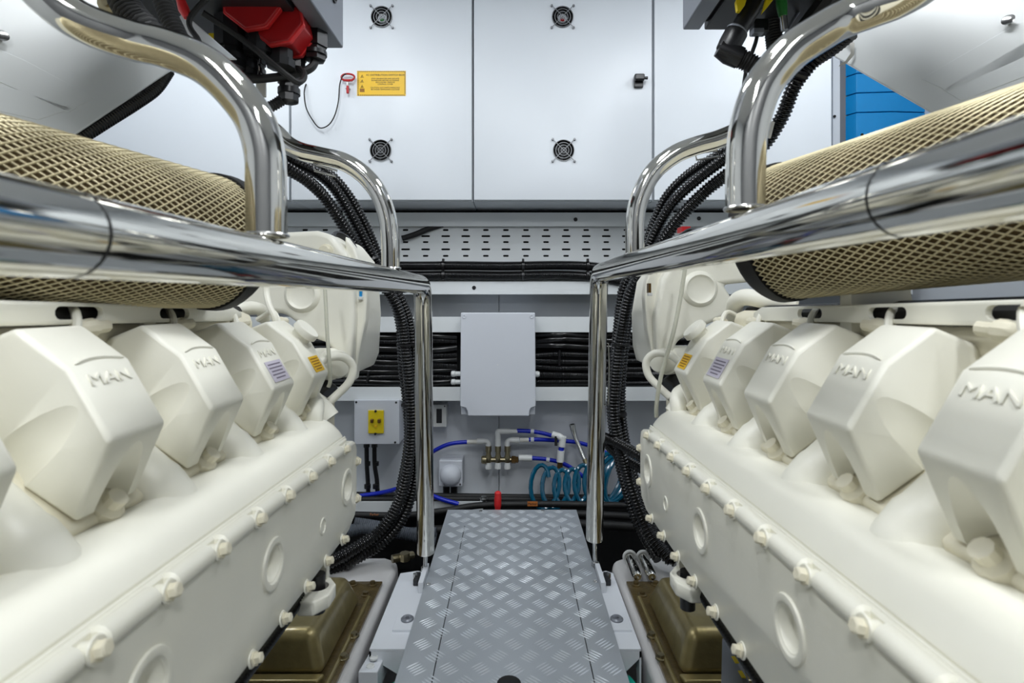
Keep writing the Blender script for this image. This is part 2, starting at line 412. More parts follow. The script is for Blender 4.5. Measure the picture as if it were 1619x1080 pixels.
MB().box2(P(1327, -30, 2.40), (P(1344, 0, 2.40).x, 2.45, P(0, 245, 2.40).z)).build('trim_7', 'frame_grey')['kind'] = 'structure'
t8 = struct(MB().box2(P(1317, -30, 2.38), (P(1328, 0, 2.38).x, 2.45, P(0, 245, 2.38).z)).build('trim_8', 'wall_white'))
MB().cyl(P(1319.5, 184, 2.374), P(1319.5, 184, 2.385), 0.006, 10).build('screw', 'black_plastic', t8)

# white liner panels above the engines
def liner(name, px, label, line, knobs):
    t = thing(name, px[1], label, 'panel', 'white liner panels above the engines')
    n = (px[1] - px[0]).cross(px[2] - px[1]).normalized()
    if n.dot(px[0] - V((0, 0, CZ))) < 0: n = -n
    o = MB().prism(px, n * 0.012).build('sheet', 'liner_white', t, bevel=0.003)
    for ln in line:
        mb = MB(); mb.prism([p - n * 0.0015 for p in ln], n * 0.004); mb.build('raised_field', 'liner_white', t, bevel=0.0014)
    for p in knobs:
        mb = MB().lathe(p, -n, [(0, 0.004), (0.012, 0.004), (0.012, 0.011), (0.015, 0.012), (0.017, 0.008), (0.017, 0)], 16)
        mb.build('fastener', 'steel', t)
def onplane(pl, x, y):
    n = (pl[1] - pl[0]).cross(pl[2] - pl[1]).normalized(); d = P(x, y, 1.0) - V((0, 0, CZ)); o = V((0, 0, CZ))
    return o + d * ((pl[0] - o).dot(n) / d.dot(n))
def plane_pts(a, n, px):
    o = V((0, 0, CZ)); n = V(n); out = []
    for x, y in px:
        d = P(x, y, 1.0) - o; out.append(o + d * ((a - o).dot(n) / d.dot(n)))
    return out
plL = plane_pts(P(330, 71, 1.5), (.75, -.6, .25), ((330, 71), (60, 252), (-420, 330), (-380, -260), (330, -230)))
liner('liner_panel', plL, 'white liner panel with faint raised fields above the left filter',
      [[onplane(plL, *q) for q in ((-160, 10), (40, 96), (150, 155), (108, 178), (-160, 60))], [onplane(plL, *q) for q in ((-160, 95), (30, 143), (115, 172), (60, 190), (-160, 140))]], [onplane(plL, 1, 62)])
plR = plane_pts(P(1318, 88, 1.5), (-.75, -.6, .25), ((1318, 88), (1560, 228), (2100, 330), (2100, -260), (1318, -240)))
liner('liner_panel', plR, 'white liner panel with a steel turn fastener above the right filter',
      [[onplane(plR, *q) for q in ((1456, 125), (1592, 47), (1760, -40), (1800, 10), (1500, 145))], [onplane(plR, *q) for q in ((1490, 142), (1619, 68), (1760, 10), (1780, 60), (1520, 160))]], [onplane(plR, 1596, 37)])
# loose tape at the corner of the right liner
tp = MB(); A = [onplane(plR, x, y) - V((0, 0.012, 0)) for x, y in ((1336, 62), (1347, 72), (1346, 90), (1335, 103), (1322, 108))]
B = [onplane(plR, x, y) - V((0, 0.03, 0)) for x, y in ((1322, 66), (1333, 76), (1334, 92), (1326, 104), (1320, 107))]
tp.add(A + B + [p + V((0, .0012, 0)) for p in A + B], [[i, i + 1, i + 6, i + 5] for i in range(4)] + [[i + 10, i + 15, i + 16, i + 11] for i in range(4)] + [[i, i + 10, i + 11, i + 1] for i in range(4)] + [[i + 5, i + 6, i + 16, i + 15] for i in range(4)] + [[0, 5, 15, 10], [4, 14, 19, 9]])
tag(tp.build('tape_strip', 'paper', ang=60), 'torn curling white tape at the corner of the right liner panel', 'tape')
tag(corr([q + V((-.01, .035, 0)) for q in plane_pts(P(330, 71, 1.5), (.75, -.6, .25), ((256, 102), (236, 130), (205, 152), (157, 181), (102, 214), (52, 243)))], 0.019, 0.007).build('conduit', 'black_hose'), 'black conduit along the lower edge of the left liner panel', 'conduit')

# ceiling lamps (above the frame, seen in the chrome; rear pair added as fill light)
for i, (x, y, share) in enumerate(LAMPS):
    t = thing('ceiling_lamp', (x, y, CEIL), 'white twin-tube ceiling lamp over the %s, %s one' % ('left engine' if x < 0 else 'right engine' if x > 0 else 'walkway', ('far', 'far', 'near', 'near', 'outboard', 'outboard', 'middle')[i]), 'lamp', 'twin-tube ceiling lamps')
    MB().box2((x - 0.10, y - 0.36, CEIL - 0.03), (x + 0.10, y + 0.36, CEIL)).build('housing', 'lamp_housing', t, bevel=0.004)
    for s in (-1, 1):
        MB().cyl((x + s * 0.045, y - 0.33, CEIL - 0.048), (x + s * 0.045, y + 0.33, CEIL - 0.048), 0.014, 12).build('lamp_tube', 'lamp_tube', t)
    ld = bpy.data.lights.new('lamp_light', 'AREA'); ld.shape = 'RECTANGLE'; ld.size = 0.16; ld.size_y = 0.66; ld.energy = LAMP_POWER * share; ld.color = (0.95, 0.98, 1.0)
    lo = bpy.data.objects.new('lamp_light', ld); C.objects.link(lo); lo.parent = t; lo.location = (0, 0, -0.072)

# ================================================================== walkway
XE = 0.235; YF = 2.035; XS0, XS1, YS = -0.1605, 0.165, 1.89
wk = thing('walkway_plate', (0, 1.0, -0.02), 'checker-plate aluminium walkway running between the two engines', 'walkway')
g = 0.0012
MB().box2((-XE, -0.6, -0.005), (XS0 - g, YS, 0)).build('side_strip', 'tread_alu', wk)
MB().box2((XS1 + g, -0.6, -0.005), (XE, YS, 0)).build('side_strip', 'tread_alu', wk)
MB().box2((XS0 + g, -0.6, -0.005), (XS1 - g, YS, 0)).build('centre_hatch', 'tread_alu', wk)
MB().box2((-XE, YS, -0.005), (XE, YF, 0)).build('end_plate', 'tread_alu', wk)
MB().box2((-XE + 0.004, YF - 0.004, -0.05), (XE - 0.004, YF, -0.005)).build('end_flange', 'tread_alu', wk)
MB().box2((-XE + 0.02, -0.6, -0.018), (XE - 0.02, YF - 0.02, -0.006)).build('deck_frame', 'control_dark', wk)
tb = MB()
def treadbar(c, ang):
    d = V((math.cos(ang), math.sin(ang), 0)); q = V((-d.y, d.x, 0)); L, W = 0.0165, 0.0019
    p = [c - d * L, c - d * L * .45 + q * W, c + d * L * .45 + q * W, c + d * L, c + d * L * .45 - q * W, c - d * L * .45 - q * W]
    if any(abs(v.x) > XE - 0.002 or v.y > YF - 0.002 for v in p): 
        return
    h = V((0, 0, 0.0014)); t = [c - d * L * .45 + h, c + d * L * .45 + h]
    tb.add(p + t, [[0, 1, 6], [1, 2, 7, 6], [2, 3, 7], [3, 4, 7], [4, 5, 6, 7], [5, 0, 6]])
for i in range(-4, 5):
    for j in range(-8, 27):
        for h in (0, 1):
            c = V((0.004 + i * 0.0675 + h * 0.03375, 0.0 + j * 0.0825 + h * 0.04125, 0)); a = math.radians(40 if h == 0 else -40)
            if c.y > YF or c.y < -0.5: continue
            n = V((-math.sin(a), math.cos(a), 0))
            for k_ in range(5): treadbar(c + n * (k_ - 2) * 0.0078, a)
tb.build('tread_bars', 'tread_bar', wk, ang=20)['kind'] = 'stuff'
for x, y in ((677.5, 924), (941, 920), (760, 808.5), (858, 808)):
    Z = F * CZ / (y - CY); q = P(x, y, Z)
    MB().lathe(q, (0, 0, 1), [(-0.002, 0.006), (0.002, 0.006), (0.003, 0.0045), (0.002, 0.003), (0.002, 0)], 12).build('screw', 'steel', wk)
MB().lathe((-0.006, 1.105, 0.0), (0, 0, 1), [(-0.002, 0.024), (0.004, 0.024), (0.006, 0.02), (0.006, 0)], 20).build('lift_ring_cover', 'black_rubber', wk)

# brackets beside the walkway
def bracket(s, label, xo):
    t = thing('support_bracket', (s * 0.27, 1.45, -0.02), label, 'bracket')
    MB().prism([(s * 0.232, 1.24, -0.012), (s * 0.232, 1.58, -0.012), (s * 0.27, 1.60, -0.012), (s * xo, 1.585, -0.012), (s * xo, 1.24, -0.012)], (0, 0, -0.006)).build('top_plate', 'bracket_white', t, bevel=0.001)
    MB().prism([(s * xo, 1.24, -0.018), (s * xo, 1.30, -0.018), (s * xo, 1.24, -0.16)], (-s * 0.004, 0, 0)).build('gusset', 'bracket_white', t)
    MB().prism([(s * 0.236, 1.24, -0.018), (s * xo, 1.24, -0.018), (s * xo, 1.24, -0.03), (s * 0.236, 1.24, -0.08)], (0, 0.004, 0)).build('front_web', 'bracket_white', t)
    MB().box((s * 0.2425, 1.53, 0.0025), (0.013, 0.11, 0.028)).build('edge_block', 'bracket_white', t, bevel=0.001)
    MB().box((s * 0.262, 1.535, -0.003), (0.014, 0.045, 0.018)).build('clamp', 'control_dark', t, bevel=0.002)
    MB().cyl((s * 0.266, 1.53, 0.004), (s * 0.266, 1.53, 0.014), 0.006, 8).build('clamp_screw', 'steel', t)
    MB().box((s * 0.2555, 1.34, -0.0095), (0.05, 0.075, 0.006)).build('washer_pad', 'bracket_white', t, bevel=0.001)
    MB().lathe((s * 0.253, 1.345, -0.0065), (0, 0, 1), [(0, 0.0155), (0.003, 0.0155), (0.006, 0.012), (0.004, 0.0075), (0.004, 0.005), (0.008, 0.004), (0.008, 0)], 20).build('bolt', 'control_grey', t)
bracket(-1, 'white folded bracket bolted between the walkway and left engine bed', .318)
bracket(1, 'white folded bracket bolted between the walkway and right engine bed', .288)
cb = thing('cable_block', P(590, 1065, 1.2), 'pale grey cable block with two round holes at the walkway foot', 'block')
cbo = MB().prism([P(566, 1062, 1.19), P(597, 1062, 1.19), P(612, 1030, 1.28), P(585, 1030, 1.28)], (0, 0, -0.05)).build('body', 'bracket_white', cb, bevel=0.003)
for x, y in ((585.5, 1053), (591, 1040)):
    MB().lathe(P(x, y, 1.235 if y < 1050 else 1.21), (0, 0, 1), [(-0.002, 0.009), (0.001, 0.009), (0.0015, 0.0065), (0.0, 0.006), (0.0, 0)], 16).build('plug', 'fitting_white', cb)
for pts, lb in (([P(605, 1100, 1.16), P(618, 1074, 1.2), P(630, 1066, 1.24)], 'teal hose end below the left edge of the walkway'), ([P(1012, 1100, 1.16), P(1004, 1074, 1.2), P(990, 1056, 1.25)], 'teal hose end below the right edge of the walkway')):
    tag(hose([p - V((0, 0, 0.03)) for p in pts], 0.014).build('hose_end', 'teal_cap'), lb, 'hose')

# ================================================================== handrails
def bend(a, b, c, r, n=8):                           # fillet between a-b and b-c
    d1 = (a - b).normalized(); d2 = (c - b).normalized(); th = d1.angle(d2); t = r / math.tan(th / 2)
    p1 = b + d1 * t; p2 = b + d2 * t; return [p1.lerp(b, k / n).lerp(b.lerp(p2, k / n), k / n) for k in range(n + 1)]
RT = 0.0242
def handrail(label, s, pts, arches, ringy, foot):
    t = thing('handrail', foot, label, 'handrail', 'polished handrails beside the walkway')
    near, far, post_top, post_bot, foot = pts
    path = [near] + bend(near, far, post_bot, 0.055, 10) + [post_bot]
    path = resample(path, 0.02)
    MB().tube(path + [post_bot + (post_bot - path[-2]).normalized() * 0.002], RT, 28).build('rail', 'chrome', t, ang=50)
    MB().cyl(post_bot + V((0, 0, 0.004)), foot, 0.0062, 12).build('foot_rod', 'steel', t)
    MB().lathe(foot, (0, 0, 1), [(0, 0.011), (0.012, 0.011), (0.014, 0.007), (0.014, 0)], 6).build('foot_nut', 'steel', t)
    d = (far - near).normalized(); c = near + d * ((ringy - near.y) / d.y)
    MB().lathe(c, d, [(-0.0012, RT * 0.99), (-0.0012, RT * 1.006), (0.0012, RT * 1.006), (0.0012, RT * 0.99)], 32).build('joint_ring', 'black_rubber', t)
    for ap, Zs_, r in arches:
        pp = [P(x, y, Z) for (x, y), Z in zip(ap, Zs_)]
        a = MB().tube(spline(pp, 10), r, 24).build('support_arch', 'chrome', t, ang=50)
        MB().torus(pp[0] + V((0, 0, 0.0)) , (0, 0, 1), r * 1.02, 0.002, 28, 6).build('weld_bead', 'steel', a)
    return t
XL, XRR = -0.245, 0.240
L1 = [(421.5, 372), (421, 300), (419, 245), (406, 197), (384, 161), (348, 122), (311, 96), (259, 76), (209, 64), (147, 43), (104, 19), (60, -20), (20, -70), (-40, -125), (-160, -180), (-420, -260)]
L2 = [(618, 424), (617, 378), (611, 338), (598, 304.5), (575.6, 276.5), (544.5, 256.5), (506.7, 246.7), (477.8, 240), (455.6, 229), (438, 212), (420, 196), (400, 176), (370, 142), (325, 104), (275, 80), (225, 66)]
hl = handrail('polished handrail on the left, with two arched tubes, post left of walkway', -1,
    (V((XL, -0.5, CZ + 0.032)), V((-0.2365, 1.475, CZ + 0.043)), None, P(673, 872, 1.56), P(672, 903, 1.57)),
    [(L1, [.556] * 9 + [.55, .545, .54, .53, .53, .55, .6], .0195), (L2, [1.125] * 15, .0185)], 0.302, P(672, 903, 1.57))
R1 = [(1178.5, 330), (1178.4, 276), (1181, 223), (1188, 186), (1203, 143), (1226, 109), (1255, 79), (1302, 48), (1336, 29), (1381, 12), (1419, -2), (1460, -25), (1500, -60), (1560, -110), (1700, -170), (1950, -240)]
R2 = [(1003.5, 402), (1004.5, 344.5), (1013.7, 306.7), (1033.7, 271), (1064.8, 245.4), (1096, 232), (1133.8, 221), (1165, 207), (1182, 188), (1198, 158), (1222, 122), (1252, 86), (1300, 52), (1345, 30)]
hr = handrail('polished handrail on the right, with two arched tubes, post right of walkway', 1,
    (V((XRR, -0.5, CZ + 0.053)), V((0.232, 1.485, CZ + 0.075)), None, P(940, 851, 1.59), P(941, 895, 1.60)),
    [(R1, [.573] * 9 + [.565, .56, .555, .55, .55, .56, .6], .0195), (R2, [1.094] * 14, .0185)], 0.334, P(941, 895, 1.60))
for t, q in ((hl, [(497, 268), (495, 259), (533, 270), (531, 279), (497, 270)]), (hr, [(1102, 254), (1099, 243), (1134, 238), (1137, 247), (1103, 253)])):
    MB().tube([P(x, y, 1.12) for x, y in q], 0.002, 6).build('wire_clip', 'steel', t)
for t, q in ((hl, [(667, 556), (661, 557), (660, 600), (661, 640), (667, 640)]), (hr, [(955, 543), (962, 543), (963, 580), (962, 640), (956, 640)])):
    MB().tube([P(x, y, 1.52) for x, y in q], 0.0018, 6).build('wire_clip', 'steel', t)

# ================================================================== things on the bulkhead
jb = thing('junction_box', P(787, 658, 2.33), 'large pale grey junction box centred on the bulkhead between cables', 'box')
Zj = 2.235
MB().prism([P(x, y, Zj) for x, y in ((728.5, 494.5), (846, 494.5), (847, 643), (839.5, 645.5), (837, 650), (836.5, 658), (739.5, 658), (739, 650), (736.5, 645.5), (727.5, 643))], (0, 0.035, 0)).build('lid', 'box_grey', jb, bevel=0.004, seg=3)
boxpx(MB(), 729, 496, 846, 656, Zj + 0.036, ZW - 0.001).build('body', 'box_grey', jb, bevel=0.003)
for x in (734, 840.5):
    MB().lathe(P(x, 500.5, Zj + .0005), (0, -1, 0), [(0, 0.0085), (0.002, 0.0085), (0.003, 0.006), (0.0015, 0.0045), (0.0015, 0)], 14).build('lid_screw', 'box_grey', jb)
MB().lathe(P(787, 577, Zj + .0005), (0, -1, 0), [(0, 0.003), (0.001, 0.002), (0.001, 0)], 10).build('mould_mark', 'fitting_white', jb)
for y, x0, x1 in ((591, 713, 729), (604, 713, 729), (591.5, 845, 853)):
    a = P(x0, y, 2.33); b = P(x1, y, 2.33); MB().lathe(a, b - a, [(0, .006), (0.003, .012), (.016, .013), (.018, .010), ((b - a).length, .010)], 12).build('cable_gland', 'fitting_white', jb)

bx = thing('breaker_box', P(595, 702, 2.33), 'grey box with a yellow breaker plate beside the left conduits', 'box')
boxpx(MB(), 560, 632.5, 631, 702.5, 2.26, 2.275).build('lid', 'box_grey', bx, bevel=0.002)
boxpx(MB(), 561, 633.5, 631.5, 702, 2.276, ZW - 0.001).build('body', 'box_grey', bx, bevel=0.002)
yp = boxpx(MB(), 582, 649, 606.5, 685.5, 2.254, 2.26).build('breaker_plate', 'yellow_plastic', bx, bevel=0.0015)
for x in (588, 599.5):
    MB().box(P(x, 665.5, 2.25), (0.012, 0.014, 0.015)).build('toggle', 'brass', yp, bevel=0.003)
for x, y in ((594, 650), (593.5, 686)):
    MB().lathe(P(x, y, 2.254), (0, -1, 0), [(0, .005), (.004, .005), (.005, 0)], 10).build('screw', 'control_dark', yp)
MB().box(P(594, 674, 2.252), (0.010, 0.004, 0.008)).build('reset_button', 'yellow_sign', yp, bevel=0.001)
for x, y in ((563.3, 636), (626.3, 636.5), (624.8, 699.5)):
    MB().lathe(P(x, y, 2.26), (0, -1, 0), [(-.001, .0045), (.001, .0045), (.001, 0)], 10).build('screw', 'control_dark', bx)
for x0, x1 in ((579.5, 582.5), (592, 597)):
    t = hose([P(x0, 701, 2.36), P(x0 + 0.5, 735, 2.37), P(x1 - 1, 760, 2.38), P(x1, 788, 2.38)], 0.0095).build('cable', 'black_rubber')
    tag(t, 'black cable dropping from the breaker box, %s of the pair' % ('left' if x0 < 585 else 'right'), 'cable', 'cables under the breaker box')
    for y, r in ((733, .0125), (769, .014)): MB().cyl(P((x0 + x1) / 2, y - 3, 2.372), P((x0 + x1) / 2, y + 3, 2.372), r, 12).build('clip', 'black_plastic', t)
    MB().cyl(P(x0, 702, 2.36), P(x0, 707, 2.36), .013, 8).build('gland', 'black_plastic', t)

sb = thing('thermostat', P(690, 676, 2.4), 'small white control box with a dark window behind the left post', 'box')
boxpx(MB(), 662, 640, 706, 675.5, 2.38, ZW - .001).build('case', 'fitting_white', sb, bevel=0.003)
boxpx(MB(), 690, 646.5, 698.5, 669, 2.378, 2.382).build('window', 'ink', sb)
for y in (642.5,): MB().cyl(P(703, y, 2.377), P(703, y, 2.382), .003, 8).build('screw', 'control_dark', sb)

dm = thing('alarm_dome', P(712, 772, 2.38), 'square grey housing with a round dome low on the bulkhead', 'alarm')
boxpx(MB(), 693.5, 728, 731.5, 770, 2.36, ZW - .001).build('base', 'box_grey', dm, bevel=0.006, seg=3)
kk = 2.36 / F
MB().lathe(P(712.5, 751, 2.361), (0, -1, 0), [(0, 17.5 * kk)] + [(16 * kk * math.sin(a * PI / 16) , 17 * kk * math.cos(a * PI / 16)) for a in range(0, 9)], 28).build('dome', 'box_grey', dm, ang=60)
for x in (705.5, 718): MB().cyl(P(x, 769, 2.4), P(x, 783, 2.4), .015, 12).build('gland', 'black_plastic', dm)
for x, y in ((727.5, 766),): MB().cyl(P(x, y, 2.356), P(x, y, 2.361), .004, 8).build('screw', 'control_dark', dm)

# water manifold
Zm = 2.37; k = Zm / F
mf = thing('water_manifold', P(787, 742, Zm), 'nickel three-valve water manifold with white knobs', 'manifold')
MB().lathe(P(761, 727, Zm), (1, 0, 0), [(0, 5 * k), (2 * k, 6.5 * k), (8 * k, 6.5 * k), (9 * k, 4 * k), (47 * k, 4 * k)], 12).build('header', 'nickel_brass', mf)
MB().lathe(P(808, 727, Zm), (1, 0, 0), [(0, 4 * k), (1 * k, 6 * k), (7 * k, 6 * k), (8 * k, 5 * k), (11 * k, 5 * k), (12 * k, 3 * k)], 6).build('end_nut', 'brass', mf)
for x in (772.3, 787.4, 802.3):
    v = MB().lathe(P(x, 705, Zm), (0, 0, -1), [(0, 4.9 * k), (9 * k, 4.9 * k), (9.3 * k, 4 * k), (14 * k, 4 * k), (18 * k, 5.4 * k), (25 * k, 5 * k), (26 * k, 4.3 * k)], 14).build('valve', 'nickel_brass', mf)
    MB().lathe(P(x, 731, Zm), (0, 0, -1), [(0, 4.4 * k), (6 * k, 5.2 * k), (10 * k, 5 * k), (11 * k, 3.5 * k)], 10).build('knob', 'fitting_white', v)
def fit(name, pts, r, m='fitting_white', n=6): return MB().tube(spline([P(*p) for p in pts], n), r, 12).build(name, m, mf)
fit('elbow', [(772.3, 706, Zm), (772.3, 701, Zm), (769, 698, Zm), (764, 697.5, Zm)], 4 * k)
fit('coupling', [(765, 698, Zm), (754, 698, Zm)], 4.8 * k); fit('hose_label', [(755, 698.5, Zm), (738.5, 698.8, Zm)], 3.5 * k, 'paper')
fit('riser', [(787.4, 706, Zm), (787.4, 692, Zm), (787.4, 684, Zm), (791, 682, Zm), (806, 682, Zm)], 4.6 * k)
fit('coupling', [(804, 682, Zm), (818, 682, Zm)], 3.6 * k)
fit('elbow', [(802.3, 706, Zm), (802.3, 700, Zm), (805, 696.5, Zm), (812, 696, Zm)], 4 * k); fit('coupling', [(808, 696, Zm), (821, 696, Zm)], 4.8 * k)
fit('hose_label', [(822, 695.8, Zm), (836, 695.5, Zm)], 3.5 * k, 'paper')
fit('coupling', [(820, 724, Zm), (841, 724.5, Zm)], 5.2 * k)
def bh(pts, label, clips=()):
    o = tag(hose([P(*p) for p in pts], 3.3 * k, 12).build('blue_hose', 'blue_hose'), label, 'hose', 'blue water hoses on the bulkhead')
    for c in clips: MB().tube([P(c[0] - 2.6, c[1], c[2]), P(c[0] + 2.6, c[1] + c[3], c[2])], 4.2 * k, 10).build('hose_clip', 'box_grey', o)
bh([(740, 699, Zm), (720, 700.5, Zm), (705, 704, Zm), (690, 711, Zm + .01), (672, 722, Zm + .03)], 'blue hose curving left from the manifold to the left post')
bh([(817, 681, Zm), (838, 682, Zm), (858, 685, Zm), (876, 690, Zm)], 'top blue hose from the manifold to the white tee', [(841.5, 682, Zm, 0.4)])
bh([(836, 695.3, Zm), (850, 695, Zm), (880, 696.5, Zm + .02), (915, 700, Zm + .02), (945, 710, Zm + .02), (965, 720, Zm + .02), (990, 735, Zm + .02)], 'middle blue hose running right behind the white tee', [(841.5, 695.4, Zm, 0)])
bh([(840, 724.5, Zm), (862, 726, Zm), (885, 731, Zm), (905, 741, Zm), (925, 756, Zm - .01)], 'lower blue hose from the manifold down to the teal coil', [(866, 727, Zm, .6)])
bh([(655, 762, 2.3), (640, 768, 2.3), (620, 775, 2.31), (598, 780, 2.33), (570, 784, 2.34)], 'blue hose low behind the left conduits')
bh([(660, 770, 2.28), (680, 782, 2.25), (700, 790, 2.24), (725, 797, 2.24)], 'blue hose passing behind the left post to the floor')
te = thing('tee_fitting', P(885, 742, Zm - .03), 'white tee fitting with a brass tail hanging below the blue hoses', 'fitting')
MB().tube([P(873.5, 687, Zm - .02), P(884, 690, Zm - .03), P(889, 694, Zm - .03)], 5.4 * k, 14).build('collar', 'fitting_white', te)
MB().tube([P(890, 690, Zm - .03), P(888, 706, Zm - .03)], 5.6 * k, 14).build('body', 'fitting_white', te)
MB().tube([P(888, 706, Zm - .03), P(887, 712, Zm - .03)], 4.4 * k, 14).build('blue_ring', 'blue_hose', te)
MB().tube([P(887, 712, Zm - .03), P(885.5, 730, Zm - .03)], 5.8 * k, 14).build('sleeve', 'fitting_white', te)
MB().tube([P(885.5, 729, Zm - .03), P(885, 740, Zm - .03)], 4.4 * k, 12).build('brass_tail', 'brass', te)
MB().box(P(879, 697, Zm - .035), (.012, .012, .04)).build('cable_tie', 'black_plastic', te)
tl = thing('box_spanner', P(925, 732, 2.3), 'silver tube spanner leaning on the bulkhead beside the right post', 'tool')
MB().tube([P(904.5, 671, 2.36), P(905.5, 677, 2.36), P(909, 690, 2.35), P(925, 728, 2.3)], .0085, 14, [.0135, .0125, .009, .0085]).build('shaft', 'steel', tl)
MB().lathe(P(904.5, 671, 2.36), P(904.5, 671, 2.36) - P(905.5, 677, 2.36), [(-.002, .009), (0.0008, .009), (0.0009, 0)], 12).build('socket', 'dark_void', tl)
MB().tube([P(924, 726, 2.302), P(927, 733, 2.295)], .010, 12).build('tip', 'nickel_brass', tl)
# teal spiral hose
def coil(x0, x1, y, r, turns, ph=0, tilt=0.0, Z=2.3):
    pts = []; n = int(turns * 18)
    for i in range(n + 1):
        t = i / n; a = 2 * PI * turns * t + ph; kk = Z / F
        c = P(x0 + (x1 - x0) * t, y + 4 * math.sin(5 * t), Z)
        rr = r * kk * (1 + 0.10 * math.sin(7 * t + 1))
        pts.append(c + V((math.cos(a) * rr * 0.62 + tilt * math.sin(a) * rr, math.sin(a) * rr * 0.5 * 0.9, math.sin(a) * rr)))
    return MB().tube(pts, 0.0092, 8)
ca = coil(850, 945, 768, 27, 5.6, 0.4, 0.12, 2.25).build('spiral_hose', 'teal_hose')
tag(ca, 'coiled teal air hose lying along the bulkhead foot', 'hose')
tag(coil(952, 985, 757, 34, 4.6, 1.2, 0.45, 2.3).build('spiral_hose', 'teal_hose'), 'bunched end of teal air hose between right post and conduits', 'hose')
rh = thing('valve_handle', P(787, 825, 2.09), 'red lever handle standing up behind the walkway end', 'handle')
MB().tube(spline([P(787, 812, 2.09), P(787, 800, 2.09), P(787.2, 785, 2.09), P(787.3, 776.5, 2.09)], 5), .0125, 14, [.011] * 5 + [.0135] * 5 + [.0125] * 4 + [.009] * 1 + [.005]).build('grip', 'red_bright', rh)
MB().lathe(P(787, 810, 2.09), (0, 0, -1), [(0, .009), (.05, .009), (.05, .02), (.07, .02)], 12).build('stem', 'steel', rh)

# floor-level pipes
def pipe(pts, r, label, m='black_rubber', corrd=False, lab=None):
    pts = [P(*p) for p in pts]
    o = (corr(pts, r, 0.007, 10, 0.12) if corrd else hose(pts, r, 12)).build('hose' if not corrd else 'conduit', m)
    return tag(o, label, 'hose' if not corrd else 'conduit', 'hoses on the floor behind the walkway')
hp = pipe([(560, 814, 2.12), (640, 815, 2.12), (700, 808, 2.14), (760, 799, 2.16), (840, 797, 2.16), (930, 798, 2.16), (1010, 800, 2.16), (1060, 803, 2.16)], .0125, 'black printed hose lying across just behind the walkway end')
la = boxpx(MB(), 834, 793.5, 850, 800.5, 2.1455, 2.149).build('printed_label', 'orange_label', hp)
text('Parker', 0.013, 0.0002, 'ink', 'lettering', hp, P(842, 797, 2.1452), (1, 0, 0), (0, 0, 1))
text('Parker', 0.013, 0.0002, 'orange_label', 'lettering', hp, P(592, 813.5, 2.1065), (1, 0, 0), (0, 0, 1))
pipe([(560, 782, 2.36), (700, 784, 2.36), (860, 786, 2.36), (1060, 786, 2.36)], .012, 'uppermost black hose along the bulkhead foot')
pipe([(560, 790, 2.32), (700, 789, 2.32), (860, 790, 2.32), (1060, 792, 2.32)], .012, 'second black hose along the bulkhead foot')
pipe([(900, 812, 2.10), (980, 816, 2.08), (1060, 822, 2.06)], .014, 'black hose crossing the floor right of the walkway end')
pipe([(905, 828, 2.04), (980, 832, 2.03), (1060, 838, 2.02)], .016, 'nearest black hose crossing the floor right of the walkway')
pipe([(552, 836, 2.02), (620, 842, 2.02), (690, 838, 2.04), (760, 832, 2.05)], .016, 'black hose passing under the walkway end on the left')
pipe([(545, 842, 1.95), (575, 835, 1.98), (610, 838, 2.0), (650, 846, 2.0), (690, 852, 2.0)], .022, 'grey corrugated hose low beside the left bed', 'grey_hose', True)
pipe([(560, 826, 1.98), (600, 832, 2.0), (645, 842, 2.0), (690, 842, 2.0)], .019, 'second grey corrugated hose above the left bed', 'grey_hose', True)
tag(MB().cyl(P(765, 790, 2.3), P(765, 785, 2.3), .012, 8).cyl(P(765, 794, 2.3), P(765, 788, 2.3), .018, 12).build('pipe_union', 'steel'), 'small steel union on the pipe behind the red handle', 'fitting')

# conduits in the lower cable tray
rows_l = [(533, .013, 0), (541, .014, 0), (552.5, .0165, 0), (562.5, .014, 1), (571.5, .013, 0), (579.5, .0165, 0), (588, .012, 0), (596.5, .013, 1), (604, .0145, 0)]
for i, (y, r, c_) in enumerate(rows_l):
    j = [random.uniform(-2, 2) for _ in range(5)]
    pts = [P(490, y + j[0], 2.39), P(560, y + j[1], 2.37), P(620, y + j[2], 2.385), P(680, y + j[3], 2.38), P(722, y + j[4] * 2, 2.40)]
    o = (corr(pts, r, .0065, 10, .13) if i % 2 else hose(pts, r, 12)).build('conduit', 'black_hose')
    tag(o, '%s black conduit in the tray left of the junction box' % ('topmost', 'second', 'third', 'fourth', 'fifth', 'sixth', 'seventh', 'eighth', 'lowest')[i], 'conduit', 'conduits in the lower tray')
    for tx in ((587,) if i < 6 else (581,)):
        if i % 3 == 1: MB().tube([P(tx + 2, y - 9, 2.355), P(tx - 1, y + 9, 2.352)], .0045, 6).build('cable_tie', 'black_plastic', o)
rows_r = [(529, .012, 0), (538, .013, 0), (548.5, .014, 0), (561, .014, 1), (571, .0145, 1), (582, .014, 1), (594, .0185, 1), (606, .0165, 1)]
for i, (y, r, c_) in enumerate(rows_r):
    j = [random.uniform(-2, 2) for _ in range(5)]
    pts = [P(848, y + j[0] - (2 if i == 2 else 0), 2.40), P(885, y + j[1], 2.37), P(930, y + j[2], 2.385), P(990, y + j[3], 2.38), P(1090, y + j[4], 2.385)]
    o = (corr(pts, r, .0065, 10, .13) if c_ else hose(pts, r, 12)).build('conduit', 'black_hose')
    tag(o, '%s black conduit in the tray right of the junction box' % ('topmost', 'second', 'third', 'fourth', 'fifth', 'sixth', 'thick ribbed', 'lowest ribbed')[i], 'conduit', 'conduits in the lower tray')
    if i in (3, 4): MB().tube([P(885, y - 7, 2.353), P(884.5, y + 7, 2.353)], .004, 6).build('cable_tie', 'black_plastic', o)

